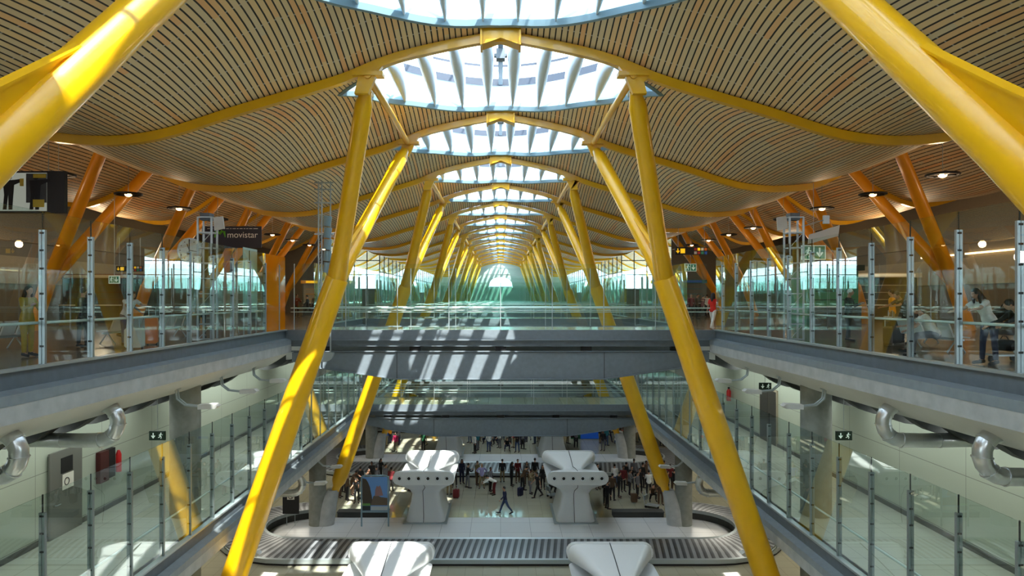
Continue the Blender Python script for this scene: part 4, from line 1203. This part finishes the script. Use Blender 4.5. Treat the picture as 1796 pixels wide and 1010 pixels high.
    for q in (-1, 1):
        s0, el, wr, d2 = J[('arm', q)]
        if P.get('short'): limb(top, [s0, s0.lerp(el,.6)], [.064,.058])
        else: limb(top, [s0, s0.lerp(el,.5), el], [.064,.057,.048]); limb(top, [el, el.lerp(wr,.9)], [.048,.036])
        hp, kn, an, ff = J[('leg', q)]
        if P.get('shorts'): limb(lower, [hp, hp.lerp(kn,.75)], [.105,.09])
        else: limb(lower, [hp, hp.lerp(kn,.5), kn], [.102,.088,.068]); limb(lower, [kn, kn.lerp(an,.4), kn.lerp(an,.93)], [.068,.064,.056])
    limb(lower, [hip+sp*.03, hip+sp*-.06], [.10,.12])
    lower.ball(hip+sp*-.0, (.172,.13,.10), 14, 8)
    shoes = []
    for q in (-1, 1):
        hp, kn, an, ff = J[('leg', q)]
        sm_ = MB(); sm_.tube([an+Vector((0,.04,-.04)), an+ff*.08+Vector((0,0,-.045)), an+ff*.21+Vector((0,0,-.055))], [.045,.048,.034], 10); sm_.ball(an+Vector((0,.03,-.045)), .046, 10, 6); sm_.ball(an+ff*.2+Vector((0,0,-.052)), .036, 10, 6)
        shoes.append(sm_)
    hr = MB(); hr.ball(head+hd*.03+Vector((0,.022,.0)), (.088,.098,.105), 14, 10)
    if P.get('long'):
        hr.tube([head+Vector((0,.06,0)), neck+Vector((0,.09,-.02)), sh+Vector((0,.10,-.1))], [.085,.08,.04], 10)
        for q in (-1, 1): hr.tube([head+Vector((q*.06,.02,.02)), head+Vector((q*.085,.03,-.12)), head+Vector((q*.08,.05,-.22))], [.04,.035,.02], 8)
    zmin = min(v[2] for m_ in shoes for v in m_.v)
    if P.get('sit'): zmin = min(zmin, hipz-.16) if P['sit'] == 'floor' else zmin
    for m_ in [body, top, lower, hr] + shoes: m_.v = [(v[0], v[1], v[2]-zmin) for v in m_.v]
    out = {'body': remeshed(body, voxel, 'body', M['skin']), 'top': remeshed(top, max(voxel, .016), 'top', M['cwhite']), 'trousers': remeshed(lower, max(voxel,.016), 'trousers', M['cblack']),
           'hair': hr.mesh('hair', M['hair']), 'shoe': [x_.mesh('shoe', M['cblack']) for x_ in shoes]}
    ey = []
    for q in (-1, 1):
        e_ = MB(); e_.ball(tuple(head+Vector((q*.03,-.087,.008-zmin))), (.011,.008,.007), 8, 6); ey.append(e_.mesh('eye', M['hair']))
    out['eye'] = ey
    return out
POSE = {
 'stand': dict(legs=[(2,2),(-2,2)], arms=[(6,9,14),(2,9,10)], lean=1),
 'stand2': dict(legs=[(8,8),(-4,2,6)], arms=[(30,12,80,25),(25,12,85,25)], lean=3, head=12),
 'hips': dict(legs=[(3,2,7),(-3,2,7)], arms=[(-15,42,35,88),(-15,42,35,88)], lean=-1),
 'walk': dict(legs=[(26,6),(-24,14)], arms=[(-22,8,14),(24,8,26)], lean=5),
 'walk2': dict(legs=[(-22,16),(24,6)], arms=[(20,8,24),(-20,8,14)], lean=4, short=1),
 'lean': dict(legs=[(8,6),(-2,2)], arms=[(58,10,18),(62,10,22)], lean=30, head=20, short=1),
 'bend': dict(legs=[(14,12),(6,10)], arms=[(50,8,10),(55,8,10)], lean=62, head=10),
 'crouch': dict(legs=[(98,128,12),(98,128,12)], arms=[(45,10,40),(45,10,40)], lean=28, head=18, hipz=.35, short=1),
 'sit': dict(legs=[(86,84,6),(86,84,6)], arms=[(25,8,60),(25,8,60)], lean=8, hipz=.5),
 'sitfloor': dict(legs=[(80,75,10),(88,60,16)], arms=[(40,10,40),(35,14,30)], lean=32, head=25, hipz=.14, sit='floor', short=1),
 'wave': dict(legs=[(3,2),(-3,2)], arms=[(10,10,10),(150,20,10)], lean=-2, short=1),
}
FIG = {}
def fig(p, female):
    k = (p, female)
    if k not in FIG: FIG[k] = figure(dict(POSE[p], long=1 if female else 0), .013, female)
    return FIG[k]
PN = 0
def person(x, y, z, pose, rz, top, low, lab, hair='hair', female=False, skin='skin', sc=1.0, grp=None, shoe='cblack', eyes=True):
    f = fig(pose, female)
    t = thing('person', lab, 'person', (x, y, z), rz, grp); t.scale = (sc, sc, sc)
    def sub(nm, me, m):
        o = put(nm, me, t); o.material_slots[0].link = 'OBJECT'; o.material_slots[0].material = M[m]
    sub('body', f['body'], skin); sub('top', f['top'], top); sub('trousers', f['trousers'], low); sub('hair', f['hair'], hair)
    for s_ in f['shoe']: sub('shoe', s_, shoe)
    if eyes:
        for e_ in f['eye']: sub('eye', e_, 'hair')
    return t
def gx(px, y): return (px-CX)*y/F
CN = dict(cblack='black', cnavy='navy', cgrey='grey', cwhite='white', cred='red', cmaroon='maroon', cblue='blue', clblue='light blue', cpink='pink', corange='orange', cyellow='yellow', ckhaki='khaki', cgreen='green', clilac='lilac', cbrown='brown', cjean='blue denim', cteal='teal')
PT = {'stand':'standing','stand2':'standing hands folded','hips':'standing hands on hips','walk':'walking','walk2':'walking','lean':'leaning forward','bend':'bending down','crouch':'crouching','sit':'sitting','sitfloor':'sitting on the floor','wave':'waving'}
hall = [(596,872,'stand2','cblack','cbrown',1),(609,874,'stand','cbrown','cblack',2),(626,876,'lean','cblack','cblack',0),(645,868,'stand2','cbrown','cblack',1),(660,864,'stand','cblack','cjean',3),(676,856,'stand','cgrey','cblack',1),(820,856,'stand2','cblack','cgrey',2),(860,858,'stand','cgrey','cblack',1),
 (897,852,'stand2','cblack','cblack',1),(916,860,'lean','cbrown','cblack',2),(930,866,'stand2','ckhaki','cgrey',1),(952,858,'stand','cblack','cblack',0),(1085,874,'stand2','cblack','cblack',1),(1098,852,'stand','cblack','cbrown',2),(1108,860,'stand2','cblack','cgrey',0),(1118,872,'stand','cgrey','cblack',1),(1127,866,'stand','cblack','cblack',2),(1138,862,'stand2','cwhite','cblack',3),(1149,858,'stand','cblack','cblack',1),(1158,876,'stand2','cbrown','cbrown',0),(1170,868,'stand','cblack','cblack',1),(1182,862,'stand2','cblack','cbrown',2),
 (603,866,'stand2','cbrown','cblack',2),(618,868,'lean','cbrown','cbrown',1),(632,862,'stand','cblack','cblack',3),(652,850,'stand','cblack','cblack',0),(667,848,'stand2','cblack','cblack',1),(686,862,'stand','cmaroon','cblack',3),(718,862,'lean','ckhaki','cbrown',2),
 (788,868,'stand','cbrown','ckhaki',3),(797,854,'stand2','cblack','cblack',0),(810,851,'stand','cnavy','cnavy',.3),(836,850,'stand2','ckhaki','cbrown',1),(845,853,'hips','clilac','ckhaki',0),(868,868,'bend','cwhite','cmaroon',-1.5),(881,846,'stand','cblack','ckhaki',3.1),
 (886,901,'walk','cnavy','cjean',-1.4),(908,848,'stand','cmaroon','cbrown',.2),(924,850,'stand2','cgrey','cbrown',0),(938,848,'stand','cblack','ckhaki',2.8),(943,887,'walk2','cblack','cblack',-1.2),(966,862,'crouch','cblack','cblack',.5),(978,860,'crouch','cwhite','cblack',0),
 (1037,901,'stand','cblack','cblack',1.8),(1062,897,'stand2','cblack','cblack',.1),(1074,884,'stand','cbrown','cblack',2.6),(1048,858,'stand','cblack','cblack',.4),(1078,856,'stand2','cwhite','cjean',3),(1093,862,'stand','cmaroon','cblack',.2),(1104,868,'stand2','cgrey','cblack',1),
 (1112,852,'stand','cgrey','cblack',3),(1122,860,'stand2','cblack','cblack',0),(1133,856,'stand','cbrown','cblack',1),(1144,874,'crouch','cbrown','cblack',0),(1154,864,'stand2','cblack','cbrown',-1.2),(1164,852,'stand','cbrown','cblack',2),(1175,858,'stand2','cmaroon','cblack',0)]
hall.sort()
TAKEN = []
def clear(px, D, rad, lo=0, hi=1e9):
    for k in range(160):
        d = D + (k % 20+1)//2*.25*(1 if k % 2 else -1)
        x_ = gx(px, d) + (k//20)*.35*(1 if (k//20) % 2 else -1)
        bad = any((x_-a)**2+(d-b)**2 < ((rad+r_)/1.6)**2 for a, b, r_ in TAKEN)
        bad |= any(abs(abs(x_)-4.66) < 2.35 and c-3.5 < d < c+3.5 for c in (27, 45, 63))
        bad |= (abs(abs(x_)-8.75) < 2.2 and 43.6 < d < 45.6)
        bad |= any(abs(abs(x_)-10.7) < 1.2 and abs(d-c) < 1.2 for c in (42.9, 60.9))
        bad |= abs(x_) < 17 and 53.6 < d < 60.8 or (9.5 < abs(x_) < 17 and 53.6 < d < 65.6)
        if not bad and lo <= d <= hi: break
    TAKEN.append((x_, d, rad)); return d, x_

for i, (px, py_, pose, tc, lc, rz) in enumerate(hall):
    D, x_ = clear(px, 13.9*F/(py_-CY), .72)
    fem = i in (4, 9, 15, 23, 26, 30)
    near = abs(x_-4.66) < 2.6 or abs(x_+4.66) < 2.6
    person(x_, D, HALL, pose, rz, tc, lc, 'person %s, %s top, %s trousers, %s from left in the near hall' % (PT[pose], CN[tc], CN[lc], ordn(i)), 'hairw' if i == 18 else 'hair', fem, 'skin2' if i % 4 == 3 else 'skin', random.uniform(.95, 1.04), 'people waiting by the first carousel', eyes=False)
rnd = random.Random(3)
crowd = [(676,'cblue'),(684,'corange'),(694,'cpink'),(700,'cgrey'),(744,'cblue'),(756,'cgreen')]
xx = 806
pal = ['cwhite','cwhite','cblack','cgrey','cwhite','cmaroon','clblue','cpink','cblack','cnavy','cgrey','cbrown','cwhite','cred','cblack','cteal']
while xx < 962:
    crowd.append((xx, pal[rnd.randrange(len(pal))])); xx += rnd.uniform(4, 8)
xx = 996
while xx < 1140:
    if not 1012 < xx < 1046: crowd.append((xx, pal[rnd.randrange(len(pal))]))
    xx += rnd.uniform(4.5, 8)
poses = ['stand','stand2','stand','stand2','hips','stand2','stand','walk2','crouch']
for i, (px, tc) in enumerate(crowd):
    D, x_ = clear(px, rnd.uniform(62.6, 67.2), .86, 62.4); lc = rnd.choice(['cblack','cjean','ckhaki','cgrey','cnavy']); pose = rnd.choice(poses) if i > 3 else 'stand'
    person(x_, D, HALL, pose, rnd.uniform(-3, 3), tc, lc, 'person %s, %s top, %s trousers, %s from left in far crowd' % (PT[pose], CN[tc], CN[lc], ordn(i)), rnd.choice(['hair','hair','hairb']), rnd.random() < .4, rnd.choice(['skin','skin','skin2']), rnd.uniform(.93, 1.05), 'crowd at the second carousel', eyes=False)
# upper floor
U = 'people on the upper floor'
person(-12.75, 21.3, 0, 'stand', 2.9, 'cblack', 'cblack', 'person in black waistcoat, back turned, behind the left balustrade', grp=U)
person(-12.15, 17.9, 0, 'stand2', 1.2, 'cyellow', 'cyellow', 'person in yellow top and yellow trousers behind the left balustrade', female=True, grp=U)
person(-11.7, 21.8, 0, 'lean', 1.0, 'cwhite', 'cjean', 'person in white shirt leaning forward behind the left balustrade', 'hairb', grp=U)
person(-13.9, 26.0, 0, 'walk', 1.5, 'cbrown', 'cblack', 'person in brown top walking past the left benches', grp=U)
person(-11.5, 26.8, 0, 'stand', .5, 'cgrey', 'cblack', 'person in grey top standing near the clock pole', grp=U)
person(gx(1250, 33.6), 33.6, 0, 'walk2', 2.4, 'cred', 'cwhite', 'person in red top and white trousers walking onto the first footbridge', shoe='cwhite', female=True, grp=U)
person(12.1, 24.3, 0, 'stand2', .8, 'cblack', 'cblack', 'person in black clothes with a white cap behind the right balustrade', 'cwhite', grp=U)
person(13.4, 23.0, 0, 'lean', -1.4, 'cbrown', 'cblack', 'person in brown top bending over luggage behind the right balustrade', grp=U)
person(15.1, 26.9, 0, 'stand', -2.2, 'corange', 'ckhaki', 'person in orange top standing by the right kiosk', grp=U)
person(10.95, 17.6, 0, 'sitfloor', -2.0, 'cwhite', 'cgrey', 'person in white shirt sitting on the floor against the right balustrade', 'hairb', grp=U)
person(11.0, 15.7, 0, 'lean', -1.35, 'cwhite', 'cnavy', 'person with long dark hair in white shirt leaning forward beside a luggage trolley', female=True, grp=U)
person(11.3, 14.6, 0, 'bend', -1.7, 'cblack', 'cwhite', 'person in dark top and white trousers bending beside the luggage trolley', grp=U, shoe='cwhite')
for i, (px, D, tc) in enumerate(((1212,52,'cmaroon'),(1222,50,'cbrown'),(1232,54,'cmaroon'),(1240,58,'cwhite'),(1200,56,'cgrey'),(540,56,'cblack'),(552,60,'cgrey'),(520,52,'cmaroon'))):
    person(gx(px, D), D, 0, ['stand','stand2','walk'][i % 3], i, tc, 'cblack', 'person in %s top far along the upper floor, %s in that group' % (CN[tc], ordn(i)), grp='distant people on the upper floor', eyes=False)
# luggage
def suitcase(x, y, z, rz, m, lab, w_=.42, h=.62, sc=1):
    t = thing('suitcase', lab, 'suitcase', (x, y, z), rz, None)
    mb = MB(); r = .05; mb.prism([(-w_/2+r,.05),(w_/2-r,.05),(w_/2,.05+r),(w_/2,h-r),(w_/2-r,h),(-w_/2+r,h),(-w_/2,h-r),(-w_/2,.05+r)], -.12, .12, 'y'); mb.build('shell', m, t)
    mb = MB(); mb.tube([(-.1,.08,h),(-.1,.08,h+.3),(.1,.08,h+.3),(.1,.08,h)], .012, 6); mb.build('pull_handle', M['galv'], t)
    for q in (-1, 1):
        mb = MB(); mb.tube([(q*w_*.35-.02,.08,.03),(q*w_*.35+.02,.08,.03)], .03, 10); mb.build('wheel', M['black'], t)
def trolley(x, y, z, rz, lab):
    t = thing('luggage_trolley', lab, 'luggage trolley', (x, y, z), rz, 'luggage trolleys')
    mb = MB(); mb.box(-.28,-.6,.16,.28,.25,.2); mb.build('tray', M['galv'], t)
    mb = MB(); mb.tube([(-.28,.25,.18),(-.28,.42,1.0),(.28,.42,1.0),(.28,.25,.18)], .02, 8); mb.build('push_bar', M['galv'], t)
    mb = MB(); mb.box(-.25,.22,.5,.25,.34,.8); mb.build('basket', M['steel'], t)
    for p in ((-.24,.2),(.24,.2),(0,-.55)):
        mb = MB(); mb.tube([(p[0]-.02,p[1],.08),(p[0]+.02,p[1],.08)], .08, 12); mb.build('wheel', M['black'], t)
    return t
trolley(12.05, 16.4, 0, -1.5, 'luggage trolley with dark bags between two people by the right balustrade')
for i, (dx, dz, m) in enumerate(((0,.22,'cblack'),(.02,.59,'cbrown'),(0,.96,'cblack'))):
    t = thing('travel_bag', 'dark travel bag, %s from the bottom on the trolley by the right balustrade' % ordn(i), 'bag', (11.84+dx, 16.4, dz+.03), -1.5)
    mb = MB(); mb.tube([(-.3,0,.14),(-.2,0,.15),(.2,0,.15),(.3,0,.14)], [.09,.15,.15,.09], 14, sy=.9); mb.build('bag', M[m], t)
    mb = MB(); mb.tube([(-.12,0,.28),(-.06,0,.36),(.06,0,.36),(.12,0,.28)], .012, 6); mb.build('strap', M['cblack'], t)
suitcase(12.7, 22.6, 0, .4, M['cblack'], 'large black suitcase behind the right balustrade', .6, .8)
suitcase(12.1, 21.8, 0, 1.0, M['cbrown'], 'brown suitcase behind the right balustrade')
suitcase(-11.2, 22.4, 0, .3, M['orange'], 'orange suitcase behind the left balustrade', .36, .9)
suitcase(-10.8, 20.6, 0, .1, M['paper'], 'white carton-like suitcase behind the left balustrade', .5, .62)
hs = [(622,872,2),(640,866,1),(800,868,3),(855,850,0),(930,858,1),(968,872,2),(1112,872,0),(1140,880,1),(1160,876,2)]
for i, (px, py_, r) in enumerate(hs):
    D, x_ = clear(px, 13.9*F/(py_-CY), .7)
    if i % 2: trolley(x_, D, HALL, r, 'luggage trolley in the hall, %s from the left' % ordn(i//2))
    else: suitcase(x_, D, HALL, r, M[['cblack','cmaroon','cnavy','cbrown'][i//2 % 4]], 'suitcase standing in the hall, %s from the left' % ordn(i//2))
